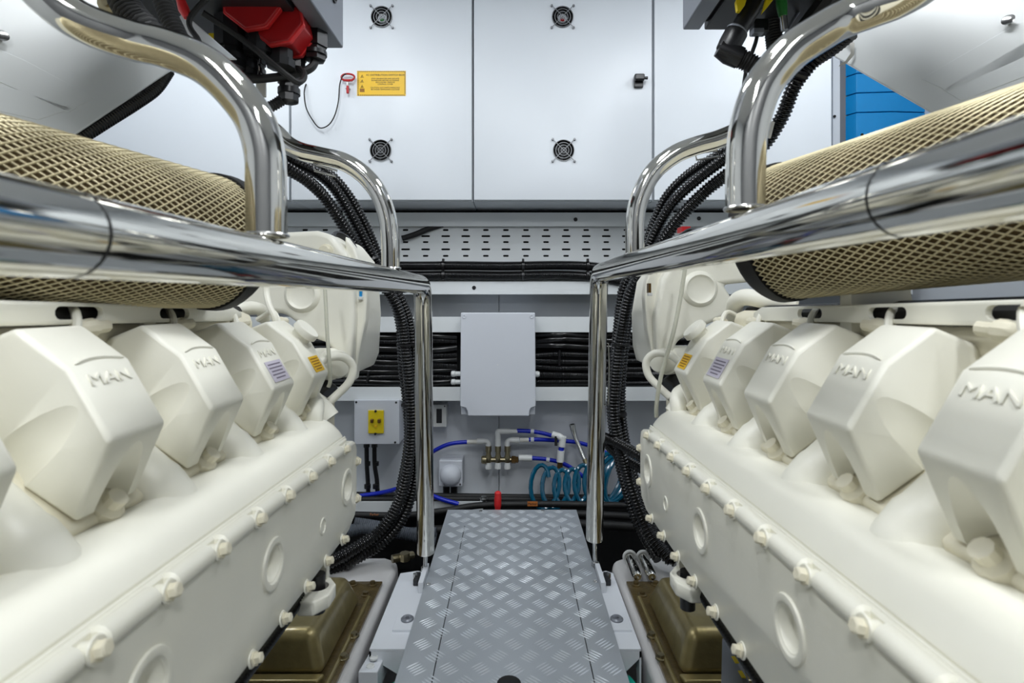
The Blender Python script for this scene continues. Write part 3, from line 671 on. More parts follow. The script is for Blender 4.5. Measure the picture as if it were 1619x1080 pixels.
# twin conduits under the perforated tray
for i, (y, r) in enumerate(((420, .0205), (435.5, .021))):
    pts = [P(x, y + d, 2.36) for x, d in ((540, -1), (600, 0), (660, .5), (720, 0), (800, .8), (880, -.5), (930, 1 + i), (965, 6 + i), (1010, 16))]
    o = tag(corr(pts, r, .0065, 12, .12).build('conduit', 'black_hose'), '%s of two thick ribbed conduits under the perforated tray' % ('upper', 'lower')[i], 'conduit', 'twin conduits under the perforated tray')
    for tx in (701, 827, 929):
        MB().cyl(P(tx - 2, y, 2.36), P(tx + 2, y, 2.36), r * 1.06, 14).build('cable_tie', 'black_plastic', o)
        if i == 0: MB().box(P(tx, y - 8.5, 2.345), (.009, .02, .012)).build('tie_head', 'black_plastic', o)
tag(hose([P(636, 377, 2.39), P(655, 371, 2.39), P(675, 363, 2.395), P(700, 355, 2.40)], .012).build('cable', 'black_rubber'), 'black cable crossing the perforated tray beside the left arch', 'cable')

# ================================================================== hanging conduit bundles
def bundle(paths, label, ties=()):
    for i, (pts, r) in enumerate(paths):
        o = corr([P(*p) for p in pts], r, .0098, 12, .2).build('conduit', 'black_hose')
        tag(o, label[i], 'conduit', 'hanging conduit bundles')
        for (x, y, Z, dx, dy, rr) in (ties if i == 0 else ()):
            MB().cyl(P(x - dx, y - dy, Z), P(x + dx, y + dy, Z), rr, 14).build('cable_tie', 'black_plastic', o)
bundle([
    ([(430, 252, 1.45), (453, 266, 1.5), (485, 285, 1.55), (513, 312, 1.6), (540, 352, 1.62), (564, 392, 1.64), (592, 436, 1.66), (620, 470, 1.68), (636, 510, 1.7), (642, 560, 1.7), (648, 620, 1.7), (650, 680, 1.7), (644, 740, 1.7), (630, 795, 1.7), (602, 838, 1.68), (560, 868, 1.64), (515, 893, 1.60), (488, 903, 1.58)], .0185),
    ([(438, 240, 1.5), (470, 258, 1.55), (505, 276, 1.6), (530, 300, 1.64), (556, 342, 1.66), (578, 384, 1.68), (602, 430, 1.7), (632, 470, 1.72), (648, 515, 1.74), (653, 570, 1.74), (658, 640, 1.74), (659, 700, 1.74), (655, 760, 1.74), (640, 812, 1.72), (612, 852, 1.7), (570, 880, 1.68), (520, 902, 1.64)], .0175),
    ([(440, 232, 1.56), (480, 252, 1.6), (520, 275, 1.66), (548, 305, 1.7), (572, 345, 1.72), (590, 385, 1.74), (606, 430, 1.75), (622, 470, 1.74), (634, 520, 1.75), (637, 580, 1.76), (644, 640, 1.76), (646, 700, 1.76), (636, 760, 1.76), (622, 815, 1.74), (590, 858, 1.7), (545, 895, 1.64)], .0165)],
    ['nearest ribbed black conduit hanging behind the left post', 'ribbed black conduit hanging closest to the left post', 'rearmost ribbed black conduit hanging behind the left post'],
    ((642, 545, 1.71, 0, 1.5, .030), (649, 640, 1.72, 0, 1.5, .030), (585, 415, 1.68, 1, 1.5, .033)))
bundle([
    ([(1345, 52, 1.3), (1316, 76, 1.35), (1284, 99, 1.4), (1256, 136, 1.42), (1236, 185, 1.45), (1205, 232, 1.5), (1160, 268, 1.55), (1118, 300, 1.6), (1080, 338, 1.62), (1050, 378, 1.64), (1020, 425, 1.66), (996, 465, 1.68), (986, 510, 1.7), (978, 560, 1.7), (973, 610, 1.7), (971, 655, 1.7), (978, 700, 1.7), (992, 750, 1.7), (1008, 800, 1.68), (1030, 850, 1.64), (1062, 888, 1.6)], .0195),
    ([(1195, 215, 1.5), (1150, 248, 1.55), (1105, 282, 1.6), (1066, 318, 1.64), (1040, 360, 1.68), (1018, 410, 1.72), (1000, 455, 1.74), (992, 510, 1.75), (984, 570, 1.75), (981, 640, 1.75), (988, 700, 1.75), (1003, 760, 1.75), (1020, 815, 1.72), (1045, 865, 1.66), (1070, 890, 1.62)], .0175),
    ([(1180, 222, 1.56), (1130, 248, 1.6), (1085, 278, 1.66), (1054, 310, 1.7), (1034, 350, 1.74), (1014, 405, 1.78), (985, 455, 1.78), (976, 520, 1.78), (969, 590, 1.78), (966, 650, 1.78), (974, 710, 1.78), (988, 770, 1.76), (1008, 830, 1.72), (1040, 885, 1.62)], .015)],
    ['thick ribbed black conduit arching down behind the right handrail', 'ribbed black conduit beside the thick one behind the right post', 'thin ribbed black conduit at the rear of the right bundle'],
    ((981, 545, 1.71, 0, 1.5, .030), (976, 655, 1.72, 0, 1.5, .030), (1033, 402, 1.67, 1, 1.5, .032)))
tag(corr([P(952, 690, 1.78), P(962, 694, 1.72), P(985, 705, 1.66), P(1010, 720, 1.6), P(1040, 742, 1.55)], .0155, .0086, 12, .19).build('conduit', 'black_hose'), 'short ribbed conduit branching right off the right bundle', 'conduit')
tag(corr([P(958, 700, 1.80), P(972, 715, 1.76), P(995, 730, 1.7), P(1030, 750, 1.62)], .0155, .0086, 12, .19).build('conduit', 'black_hose'), 'second short ribbed conduit below the branching one on right', 'conduit')

# ================================================================== engines
TILT = 0.025
C0, C1, C2, C3, B3, B0, MM = (.345, -.108), (.382, -.044), (.429, -.010), (.468, -.026), (.502, -.066), (.376, -.180), (.432, -.125)
NRM = (-0.707, 0.707)
ORD = ['nearest', 'second', 'third', 'fourth', 'farthest']
def engine(side, off, yend, covers, bosses, bolts, bottoms, word, eye):
    def E(u, v, y): return V((side * (u + off), y, CZ + v - TILT * y))
    base = E(.62, -1.12, .5)
    t = thing('marine_engine', base, 'cream-painted marine diesel engine on the %s with ribbed valve covers' % word, 'engine', 'pair of marine engines')
    xd = (0, 1, 0) if side < 0 else (0, -1, 0); yd = (side * .5, 0, .866); nv = V((-side * .866, 0, .5))
    # --- long housing with rounded shoulder
    prof = [(.44, -.205), (.405, -.196), (.380, -.190), (.360, -.1885), (.342, -.193), (.327, -.202), (.316, -.2125), (.3095, -.221), (.3095, -.2245), (.301, -.2265), (.301, -.39), (.44, -.39)]
    rings = []
    for y, k in ((-.45, 0), (yend - .06, 0), (yend - .03, .08), (yend - .012, .3), (yend - .004, .6)):
        rings.append([E(u + (max(0, .36 - u)) * k * .35, v - (.010 * k if v > -.24 else 0), y) for u, v in prof])
    MB().rings(rings).build('manifold_housing', 'engine_paint', t, ang=30)
    MB().tube([E(.3085, -.2255, -.45), E(.3085, -.2255, yend - .02)], .0022, 6).build('gasket_lip', 'engine_paint', t)
    # --- side plate with bosses
    pl = [(-.45, -.2315), (yend - .022, -.2315), (yend - .006, -.238), (yend, -.252), (yend, -.352), (yend - .012, -.372), (yend - .05, -.3855), (yend - .09, -.388), (-.45, -.388)]
    sp = MB().prism([E(.291, v, y) for y, v in pl], (side * .016, 0, 0)).build('side_plate', 'engine_paint', t, bevel=.003)
    bake(sp); cm = MB()
    for y, v in bosses: cm.lathe(E(.287, v, y), (side, 0, 0), [(0, .0215), (.006, .0205), (.014, .012), (.0155, 0)], 32)
    cut(sp, cm)
    for y, v in bosses:
        MB().lathe(E(.2915, v, y), (-side, 0, 0), [(0, .0315), (.0028, .0305), (.0035, .027), (.0028, .0235), (.0005, .0215), (-.001, .0215)], 36, False).build('boss_ring', 'engine_paint', sp)
    yb, vb = bosses[0]
    MB().lathe(E(.2915, vb - .022, yb - .125), (-side, 0, 0), [(0, .0135), (.0022, .0125), (.0022, .010), (.0004, .009), (.0004, 0)], 24).build('small_boss', 'engine_paint', sp)
    # --- flange bead and bolts
    for a, b in zip(bolts, bolts[1:]):
        y0, y1 = min(a, b) + .013, max(a, b) - .013
        MB().tube([E(.2975, -.2335, y0 - .003), E(.2975, -.2335, y0), E(.2975, -.2335, y1), E(.2975, -.2335, y1 + .003)], .0105, 12, [.007, .0105, .0105, .007]).build('flange_bead', 'engine_paint', t)
    mb0 = hexbolt(MB(), V((0, 0, 0)), (-side, 0, .25), .0064, .0085)
    lug0 = MB().lathe(V((0, 0, 0)), (-side, 0, .1), [(-.03, .0055), (-.002, .0065), (0, .0105), (.0015, .0098), (.0015, 0)], 14)
    bo = lo = None
    for y in bolts:
        p = E(.2895, -.2335, y)
        if bo is None:
            bo = mb0.build('bolt', 'engine_paint_cast', t, origin=V((0, 0, 0))); lo = lug0.build('bolt_lug', 'engine_paint', t, origin=V((0, 0, 0)))
            b, l = bo, lo
        else:
            b = bo.copy(); l = lo.copy(); C.objects.link(b); C.objects.link(l)
        b.location = p - base; l.location = p - base
    for y in bottoms:
        b = bo.copy(); l = lo.copy(); C.objects.link(b); C.objects.link(l)
        b.location = E(.288, -.3845, y) - base; l.location = E(.2905, -.3845, y) - base
        b.scale = (.95,) * 3; l.scale = (.95,) * 3
    for v in (-.275, -.345):
        b = bo.copy(); C.objects.link(b); b.location = E(.291, v, yend + .002) - base; b.rotation_euler = (0, 0, side * PI / 2)
    # --- valve covers
    cov = None; hd = None
    def S3(u, v, y): return V((side * u, y, v))
    order = sorted(covers)
    lens = {}
    for i, yc in enumerate(order):
        loc = E(0, 0, yc)
        if cov is None:
            mb = MB(); wv = .0385; L = [(*B0, .0385), (*C0, wv), (*C1, wv), (*C2, wv), (*C3, wv), (*B3, .046)]; m_ = (*MM, .056); n = 6
            vs = [S3(u, v, -h) for u, v, h in L] + [S3(MM[0], MM[1], -m_[2])] + [S3(u, v, h) for u, v, h in L] + [S3(MM[0], MM[1], m_[2])]
            fs = [[k, k + 1, k + 8, k + 7] for k in range(5)]
            for o_ in (0, 7):
                fs += [[o_ + 0, o_ + 1, o_ + 6], [o_ + 1, o_ + 2, o_ + 6], [o_ + 2, o_ + 3, o_ + 6], [o_ + 3, o_ + 4, o_ + 6], [o_ + 4, o_ + 5, o_ + 6]]
            fs += [[0, 7, 13, 12, 5, 6]]
            mb.add(vs, fs)
            cov = mb.build('valve_cover', 'engine_paint', t, bevel=.0055, seg=4, origin=V((0, 0, 0)))
            bake(cov)
            cm = MB(); ax = V((side * NRM[0], 0, NRM[1]))
            q = S3(B0[0] + .0025, B0[1] + .0025, .002); cm.cyl(q - ax * .02, q + ax * .12, .0215, 40)
            for s_ in (-1, 1):
                q = S3(.424, -.131, s_ * .068); cm.cyl(q - ax * .02, q + ax * .16, .0275, 40)
            cut(cov, cm, 24)
            o = cov
        else:
            o = cov.copy(); C.objects.link(o)
        o['base'] = (0.0, 0.0, 0.0); o.location = loc - base
        o['label'] = 'cream faceted valve cover'
        # lettering and arch (kept in the cover's own frame)
        far = i == len(order) - 1
        f = .78; pu = C0[0] + (C1[0] - C0[0]) * f; pv = C0[1] + (C1[1] - C0[1]) * f
        if not far:
            lt = text('MAN', .0165, .0009, 'engine_paint', 'lettering', o, S3(pu, pv, 0) + nv * .0006, xd, yd); 
            for vt in lt.data.vertices: vt.co.y *= 1.5
            ar = MB(); ap = []
            for k in range(13):
                s_ = -1 + k / 6; ap.append(S3(C1[0] + .001 + .0045 * (1 - s_ * s_), C1[1] + .001 + .0032 * (1 - s_ * s_), s_ * .031) + V((-side * .0005, 0, .0005)))
            ar.tube(ap, .0016, 6, [.0004] + [.0018] * 11 + [.0004]).build('arch_ridge', 'engine_paint', o)
        else:
            a = V((-side * .70, 0, .71)); q = S3(.386, -.038, .008)
            MB().lathe(q, a, [(-.02, .017), (.004, .0175), (.006, .022), (.0075, .024), (.0165, .0238), (.019, .022), (.0185, .019), (.0195, .0)], 28).build('filler_cap', 'engine_paint', o)
        if i >= len(order) - 2:
            m_, ink = ('yellow_sign', 'ink_amber') if far else ('lilac_label', 'ink_soft')
            fc = .30 if far else .36; hw, hh = (.022, .0155) if far else (.027, .017)
            pc = S3(C0[0] + (C1[0] - C0[0]) * fc, C0[1] + (C1[1] - C0[1]) * fc, 0) + nv * .0006
            X, Y = V(xd), V(yd)
            lb = MB().prism([pc - X * hw - Y * hh, pc + X * hw - Y * hh, pc + X * hw + Y * hh, pc - X * hw + Y * hh], nv * .0005).build('sticker', m_, o)
            for r_ in range(5):
                w_ = hw * (.78, .82, .7, .8, .6)[r_]; yy = hh * (.66 - .33 * r_)
                c_ = pc + nv * .0005
                MB().prism([c_ - X * w_ + Y * (yy - .0011), c_ + X * w_ + Y * (yy - .0011), c_ + X * w_ + Y * (yy + .0011), c_ - X * w_ + Y * (yy + .0011)], nv * .0002).build('print_line', ink, lb)
        # cylinder head below each cover
        h = .052
        if hd is None:
            hm = MB(); pr = [(.372, -.183), (.380, -.178), (.500, -.058), (.540, -.075), (.540, -.23), (.400, -.23), (.384, -.205)]
            hm.prism([S3(u, v, -h) for u, v in pr], (0, 2 * h, 0))
            hd = hm.build('cylinder_head', 'engine_paint_cast', t, bevel=.007, seg=3, origin=V((0, 0, 0)))
            b1 = MB()
            for s_, r_ in ((0, .0095),):
                q = S3(.379, -.182, s_); b1.lathe(q, (-side * .7, 0, .71), [(-.01, .017), (.006, .015), (.010, r_), (.019, r_), (.02, .006), (.02, 0)], 10)
            b1.build('head_bolt', 'engine_paint_cast', hd).data.name = 'head_bolt'
            b2 = MB().tube(spline([S3(.47, -.12, .0825), S3(.425, -.158, .0825), S3(.392, -.188, .0825), S3(.370, -.215, .0825)], 5), .034, 20, [.030] * 5 + [.032] * 5 + [.034] * 6)
            b2.build('intake_port', 'engine_paint', hd, ang=60)
            hh_ = hd; hd.location = loc - base
        else:
            hh_ = hd.copy(); C.objects.link(hh_); hh_.location = loc - base
            for ch in list(hd.children):
                cc = ch.copy(); C.objects.link(cc); cc.parent = hh_
    # --- fuel rail, pipes and block
    y1 = order[-1] + .02
    fr = MB().prism([E(.452, .013, -.45), E(.452, .013, y1 - .13), E(.452, .004, y1 - .10), E(.452, -.010, y1 - .10), E(.452, -.010, -.45)], (side * .006, 0, 0)).build('fuel_rail', 'engine_paint', t, bevel=.0015)
    bake(fr); cm = MB()
    for yc in order:
        pts = []
        for k in range(12):
            an = -PI / 2 + PI * k / 5 if k < 6 else PI / 2 + PI * (k - 6) / 5
            pts.append(E(.44, .002 + .0068 * math.sin(an), yc + .065 + (.026 if k < 6 else -.026) + .0068 * math.cos(an)))
        if yc + .10 < y1 - .10: cm.prism(pts, (side * .03, 0, 0))
    cut(fr, cm)
    MB().tube([E(.500, -.012, -.45), E(.500, -.012, y1 - .08)], .009, 10).build('fuel_pipe', 'engine_paint_cast', t)
    MB().tube([E(.478, .000, -.45), E(.478, .000, y1 - .11)], .0125, 10).build('wiring_duct', 'black_rubber', t)
    for i, yc in enumerate(order):
        MB().lathe(E(.455, -.014, yc + .082), (0, 1, .05), [(-.026, .004), (-.02, .0085), (-.004, .0105), (.004, .0105), (.008, .0075), (.024, .0075), (.028, .004)], 10).build('pipe_joint', 'engine_paint_cast', t)
        MB().tube(spline([E(.445, -.022, yc + .05), E(.452, -.004, yc + .06), E(.47, .006, yc + .075), E(.50, -.01, yc + .08)], 6), .0045, 8).build('fuel_line', 'engine_paint', t)
    MB().box2(E(.47, -.03, -.45), E(1.05, -.62, yend - .02)).build('engine_block', 'engine_paint_cast', t, bevel=.02)
    MB().tube([E(.52, .004, -.45), E(.52, .004, yend)], .014, 10).build('wiring_duct', 'black_rubber', t)
    MB().box2(E(.52, -.395, -.45), E(1.0, -.66, yend - .16)).build('sump', 'control_dark', t, bevel=.02)
    # --- elbow at the far end of the housing, oil filter and breather loop
    MB().tube(spline([E(.362, -.215, yend - .035), E(.362, -.186, yend - .03), E(.366, -.172, yend - .012), E(.385, -.165, yend + .03), E(.42, -.165, yend + .08)], 6), .017, 14, None).build('coolant_elbow', 'engine_paint', t)
    yo = yend + .10
    MB().lathe(E(.41, -.105, yo + .05), (-side * .80, -.55, .05), [(-.10, .03), (0, .034), (.035, .034), (.037, .030), (.058, .030), (.064, .026), (.066, 0)], 24).build('oil_filter', 'engine_paint', t)
    MB().lathe(E(.395, -.165, yo + .03), (-side * .5, -.3, -.3), [(-.04, .026), (.01, .026), (.014, .022), (.014, 0)], 18).build('drain_cap', 'black_plastic', t)
    lp = [E(.400, -.112, yo - .05), E(.372, -.088, yo - .03), E(.345, -.086, yo - .01), E(.328, -.105, yo), E(.332, -.135, yo - .005), E(.352, -.160, yo - .02), E(.372, -.180, yo - .04)]
    MB().tube(spline(lp, 6), .0085, 12).build('breather_loop', 'engine_paint', t)
    MB().box2(E(.42, -.17, yo + .02), E(.55, -.36, yo + .2)).build('bell_housing', 'engine_paint_cast', t, bevel=.03, seg=3)
    # --- lifting eye below the far end of the side plate
    ev = -.428 if side < 0 else -.414
    oc = [E(.308 + .030 * math.cos(PI * k / 4 + .39), ev, eye + .044 * math.sin(PI * k / 4 + .39)) for k in range(8)]
    le = MB().prism(oc, (0, 0, -.022)).build('lifting_eye', 'engine_paint', t, bevel=.003); bake(le)
    cut(le, MB().cyl(E(.306, -.35, eye + .008), E(.306, -.50, eye + .008), .0165, 20))
    MB().cyl(E(.308, -.41, eye + .012), E(.308, -.47, eye + .012), .012, 12).build('eye_bolt', 'control_dark', le)
    MB().cyl(E(.302, -.437, eye), E(.302, -.442, eye), .009, 8).build('red_washer', 'red_plastic', le)
    MB().box2(E(.30, -.385, eye + .03), E(.33, -.44, eye + .045)).build('eye_web', 'engine_paint', le)
    return t, E
bl = [F * .291 / d for d in (265.4, 289.5, 318.4, 357, 403, 465.3, 551, 663)] + [.31, .23, .145, .06, -.02]
bl = [.965 - .0825 * i for i in range(13)]
eL, EL = engine(-1, 0, 1.045, [.353, .518, .682, .8485, 1.0115], [(.981, -.303), (.679, -.3035), (.4454, -.300)], bl, [.952 - .0825 * i for i in range(12)], 'left', .87)
bR = [1.0755 - .0825 * i for i in range(14)]
eR, ER = engine(1, -.0265, 1.150, [.403, .568, .732, .897, 1.0615], [(1.082, -.303), (.782, -.3035), (.532, -.300)], bR, [1.05 - .0825 * i for i in range(12)], 'right', .88)

# black conduits under the engine edges
tag(corr([EL(.33, -.43, y) for y in (.2, .5, .8)] + [EL(.345, -.44, 1.0), EL(.38, -.46, 1.2)], .017, .0068, 12).build('conduit', 'black_hose'), 'ribbed conduit under the lower edge of the left engine', 'conduit')
tag(corr([ER(.325, -.425, y) for y in (.2, .5, .8)] + [ER(.34, -.43, 1.0), ER(.37, -.44, 1.3)], .017, .0068, 12).build('conduit', 'black_hose'), 'ribbed conduit under the lower edge of the right engine', 'conduit')

# ------------------------------------------------------------------ air filters
def airfilter(word, vp, top, bot, R, yn, yf, sleeve):
    o = V((0, 0, CZ)); d = V(((vp[0] - CX) / F, 1, (CY - vp[1]) / F)).normalized()
    e = []
    for q in (top, bot):
        r = V(((q[0] - CX) / F, 1, (CY - q[1]) / F)); e.append((r - d * r.dot(d)).normalized())
    al = math.acos(e[0].dot(e[1])) / 2; ax = (e[0] + e[1]).normalized(); A = o + ax * (R / math.sin(al))
    at = lambda y: A + d * ((y - A.y) / d.y)
    a, b = at(yn), at(yf); L = (b - a).length
    t = thing('air_filter', (a + b) / 2 - V((0, 0, R)), 'wire-meshed cylindrical air filter lying on top of the %s engine' % word, 'filter', 'air filters above the engines')
    MB().lathe(a, d, [(0, R * .9), (.01, R * .965), (L - .03, R * .965), (L - .015, R * .9), (L - .01, 0)], 48).build('filter_element', 'filter_pleat', t, ang=50)
    up = V((0, 0, 1)); u = (up - d * up.dot(d)).normalized(); q = d.cross(u)
    wm = MB(); N = 68; pitch = .62; n = int(L / .010)
    for s in (-1, 1):
        for k in range(N):
            pts = []
            for i in range(n + 1):
                z = L * i / n; an = 2 * PI * k / N + s * z / R * pitch
                pts.append(a + d * z + (u * math.cos(an) + q * math.sin(an)) * (R * (.985 if s > 0 else .995)))
            wm.tube(pts, .00098, 4, None, False)
    o2 = wm.build('wire_mesh', 'filter_wire', t, ang=80); o2['kind'] = 'stuff'
    MB().lathe(b - d * .022, d, [(0, R * .99), (0, R * 1.035), (.018, R * 1.045), (.026, R * 1.0), (.028, R * .9), (.024, R * .55), (.02, 0)], 48).build('end_rim', 'black_rubber', t, ang=50)
    if sleeve:
        MB().lathe(a, d, [(-.05, R * .95), (0, R * 1.04), (sleeve, R * 1.05), (sleeve + .004, R * .98)], 48).build('rubber_sleeve', 'black_rubber', t, ang=50)
    return A, d, at, t
fL = airfilter('left', (1081, 487), (390, 290), (200, 487), .095, .16, .815, 0)
fR = airfilter('right', (368, 545), (1315.5, 231), (1340, 466), .095, .20, .80, .08)
for s, E_, f in ((-1, EL, fL), (1, ER, fR)):
    for y in (.45, .72):
        c = f[2](y); MB().prism([(c.x + s * .01, y - .012, c.z - .090), (c.x + s * .08, y - .012, c.z - .055), (c.x + s * .10, y - .012, E_(.5, -.06, y).z), (c.x + s * .01, y - .012, E_(.5, -.06, y).z)], (0, .024, 0)).build('cradle', 'engine_paint', f[3])

# ------------------------------------------------------------------ coolant tanks
def tank(word, body, flange, circ, cap, boss, ZF):
    t = thing('coolant_tank', P(body[0][0], 600, ZF + .1), 'moulded cream coolant tank behind the far end of the %s engine' % word, 'tank', 'coolant tanks')
    MB().prism([P(x, y, ZF) for x, y in body], (0, .26, 0)).build('tank_body', 'engine_paint', t, bevel=.022, seg=5, ang=60)
    MB().prism([P(x, y, ZF + .03) for x, y in flange], (0, .035, 0)).build('flange', 'engine_paint', t, bevel=.006, seg=3)
    k = ZF / F; c = P(circ[0], circ[1], ZF)
    MB().lathe(c + V((0, .006, 0)), (0, -1, 0), [(0, 30 * k), (.006, 29 * k), (.014, 25 * k), (.016, 22.5 * k), (.012, 20 * k), (.010, 18 * k), (.010, 0)], 36).build('round_boss', 'engine_paint', t, ang=60)
    q = P(*cap[0], ZF + .07); ax = V(cap[1]).normalized()
    MB().lathe(q, ax, [(-.02, .034), (.006, .034), (.009, .032), (.009, .027), (-.004, .025), (-.004, 0)], 32).build('port_ring', 'control_dark', t)
    MB().lathe(P(*boss, ZF), (0, -1, 0), [(-.005, .016), (.006, .0155), (.007, .011), (.018, .010), (.018, 0)], 10).build('plug', 'engine_paint_cast', t)
    return t
tl_ = tank('left', [(372, 370), (500, 364), (522, 370), (548, 402), (556, 440), (560, 500), (556, 575), (545, 602), (534, 588), (527, 556), (512, 541), (490, 534), (470, 512), (448, 496), (420, 494), (380, 500)],
     [(545, 372), (560, 392), (576, 440), (580, 462), (578, 505), (567, 560), (561, 602), (548, 602)], (478, 466), ((543, 386), (.72, -.30, .62)), (516, 397), 1.22)
tr_ = tank('right', [(1250, 376), (1095, 376), (1078, 395), (1046, 440), (1036, 500), (1038, 560), (1046, 592), (1058, 580), (1072, 540), (1110, 518), (1150, 500), (1166, 484), (1158, 470), (1145, 450), (1250, 440)],
     [(1050, 392), (1036, 412), (1022, 445), (1019, 470), (1023, 520), (1032, 566), (1044, 580), (1050, 580)], (1106, 457), ((1085, 380), (-.72, -.30, .62)), (1128, 396), 1.26)
MB().box2(P(1078, 358, 1.42), (P(1092, 0, 1.42).x, 1.46, P(0, 366, 1.42).z)).build('red_cap', 'red_plastic', tr_)
for t, x, y in ((tl_, 570, 470), (tr_, 1027.5, 464)):
    MB().box2(P(x - 2, y - 16, 1.245), (P(x + 2, 0, 1.245).x, 1.262, P(0, y - 1, 1.245).z)).build('sight_slot', 'blue_cabinet' if x < 800 else 'brass', t)
    MB().box(P(x, y + 1.5, 1.244), (.010, .008, .007)).build('slot_clip', 'fitting_white', t, bevel=.001)
tag(hose([P(513, 440, 1.12), P(515, 480, 1.11), P(517.5, 530, 1.10), P(521, 575, 1.09), P(522, 602, 1.09), P(519, 612, 1.09)], .0038, 10).build('clear_hose', 'clear_hose'), 'clear thin hose hanging in front of the left coolant tank', 'hose')
tag(hose([P(1083, 425, 1.18), P(1076, 470, 1.18), P(1066, 520, 1.18), P(1055, 560, 1.18), P(1044, 600, 1.18), P(1038, 640, 1.18), P(1038, 660, 1.18)], .0045, 10).build('clear_hose', 'clear_hose'), 'clear thin hose hanging in front of the right coolant tank', 'hose')
tag(hose([P(421, 440, 1.08), P(421, 462, 1.08), P(425, 482, 1.07), P(433, 500, 1.06), P(436, 512, 1.06)], .0062, 10).build('cream_pipe', 'engine_paint'), 'short cream pipe rising behind the fourth left valve cover', 'pipe')
cu = thing('intake_elbow', P(1185, 480, 1.15), 'cream intake elbow under the far rim of the right filter', 'pipe')
MB().tube(spline([P(1160, 500, 1.2), P(1164, 478, 1.15), P(1180, 470, 1.12), P(1215, 476, 1.08), P(1260, 484, 1.05)], 6), .017, 16, None).build('elbow', 'engine_paint', cu)
ce = thing('intake_elbow', P(400, 480, 1.1), 'cream intake elbow under the far rim of the left filter', 'pipe')
MB().tube(spline([P(340, 492, 1.05), P(380, 488, 1.08), P(400, 486, 1.1), P(414, 492, 1.12), P(418, 505, 1.14)], 6), .012, 14, None).build('elbow', 'engine_paint', ce)

# ------------------------------------------------------------------ engine beds and oily mounts
VB = -0.80
def bed(s, word, xi, yf):
    zb = CZ + VB
    t = thing('engine_bed', (s * .55, 1.2, -.42), 'white moulded engine bed under the %s engine' % word, 'bed', 'engine beds')
    MB().prism([(s * xi, .2, zb), (s * xi, yf - .07, zb), (s * (xi + .012), yf - .02, zb), (s * (xi + .05), yf, zb), (s * .9, yf, zb), (s * .9, .2, zb)], (0, 0, -.38)).build('bed_moulding', 'bed_white', t, bevel=.02, seg=4, ang=60)
    m = thing('engine_mount', (s * .45, 1.3, zb), 'oily olive-brown engine mount on the %s bed' % word, 'mount', 'oily engine mounts')
    yp = yf - .175
    MB().box2((s * (xi + .022), .3, zb), (s * .62, yp, zb + .010)).build('base_plate', 'oily_plate', m, bevel=.002)
    MB().tube([(s * (xi + .038), .3, zb + .011), (s * (xi + .038), yp - .09, zb + .011)], .006, 8).build('weld_ridge', 'oily_olive', m)
    ya, yb_ = 1.175, yp - .12
    r0 = [(s * (xi + .050), ya - .012), (s * (xi + .050), yb_ + .02), (s * .58, yb_ + .02), (s * .58, ya - .012)]
    r1 = [(s * (xi + .078), ya + .008), (s * (xi + .078), yb_ - .02), (s * .58, yb_ - .02), (s * .58, ya + .008)]
    MB().rings([[V((x, y, zb + .010)) for x, y in r0], [V((x, y, zb + .098)) for x, y in r1]]).build('mount_casting', 'oily_olive', m, bevel=.022, seg=5)
    MB().prism([(s * (xi + .055), ya - .035, zb + .010), (s * (xi + .048), ya - .01, zb + .010), (s * .58, ya - .01, zb + .010), (s * .58, ya - .035, zb + .010)], (0, 0, .012)).build('foot_flange', 'oily_olive', m, bevel=.005)
    for dx, dy in ((.045, .022), (.10, .022), (.05, .075), (.15, .03), (.029, .26), (.029, .34)):
        MB().lathe((s * (xi + dx), yp - dy, zb + .010), (0, 0, 1), [(0, .0125), (.003, .0125), (.004, .008), (.010, .0075), (.010, 0)], 12).build('bolt', 'oily_plate' if dy < .2 else 'nickel_brass', m)
    return t
bed(-1, 'left', .343, 1.745)
bed(1, 'right', .300, 1.745)
# two steel fittings clipped on the right bed
for i, (x0, y0, x1, y1) in enumerate(((994, 853, 1008, 886), (1015, 852, 1031, 884))):
    a = P(x0, y0, 1.70); b = P(x1, y1, 1.56)
    a.z = b.z = CZ + VB + .026
    t = thing('steel_fitting', (a + b) / 2 - V((0, 0, .024)), 'polished steel pin clipped on the right bed, %s of the two' % ('left', 'right')[i], 'fitting', 'steel pins on the right bed')
    MB().lathe(a, b - a, [(0, .012), (.002, .014), ((b - a).length - .006, .014), ((b - a).length, .010), ((b - a).length, .004), ((b - a).length - .006, .004), ((b - a).length - .006, 0)], 18).build('pin', 'chrome', t)
    MB().torus(a.lerp(b, .12), b - a, .017, .005, 20, 8).build('clip', 'fitting_white', t)
    MB().box(a.lerp(b, .12) - V((0, 0, .02)), (.022, .03, .012)).build('clip_foot', 'fitting_white', t)
tag(MB().tube(spline([P(620, 884, 1.66), P(640, 880, 1.68), P(652, 878, 1.70)], 4), .012, 10).cyl(P(640, 886, 1.66), P(640, 874, 1.66), .015, 8).build('pipe_fitting', 'nickel_brass'), 'small dull pipe fitting beside the left post foot', 'fitting')
lbx = thing('labelled_strip', P(1170, 1075, .98), 'grey strip with two yellow marks under the right engine', 'strip')
MB().prism([P(1142, 1010, 1.12), P(1152, 1005, 1.12), P(1190, 1090, .98), P(1140, 1090, .98)], (0, 0, -.01)).build('strip', 'control_grey', lbx)
for a in ((1156, 1040, 1162, 1056), (1166, 1064, 1173, 1078)):
    q = P((a[0] + a[2]) / 2, (a[1] + a[3]) / 2, 1.02); MB().box(q + V((0, -.01, .012)), (.007, .018, .002)).build('yellow_mark', 'yellow_plastic', lbx)

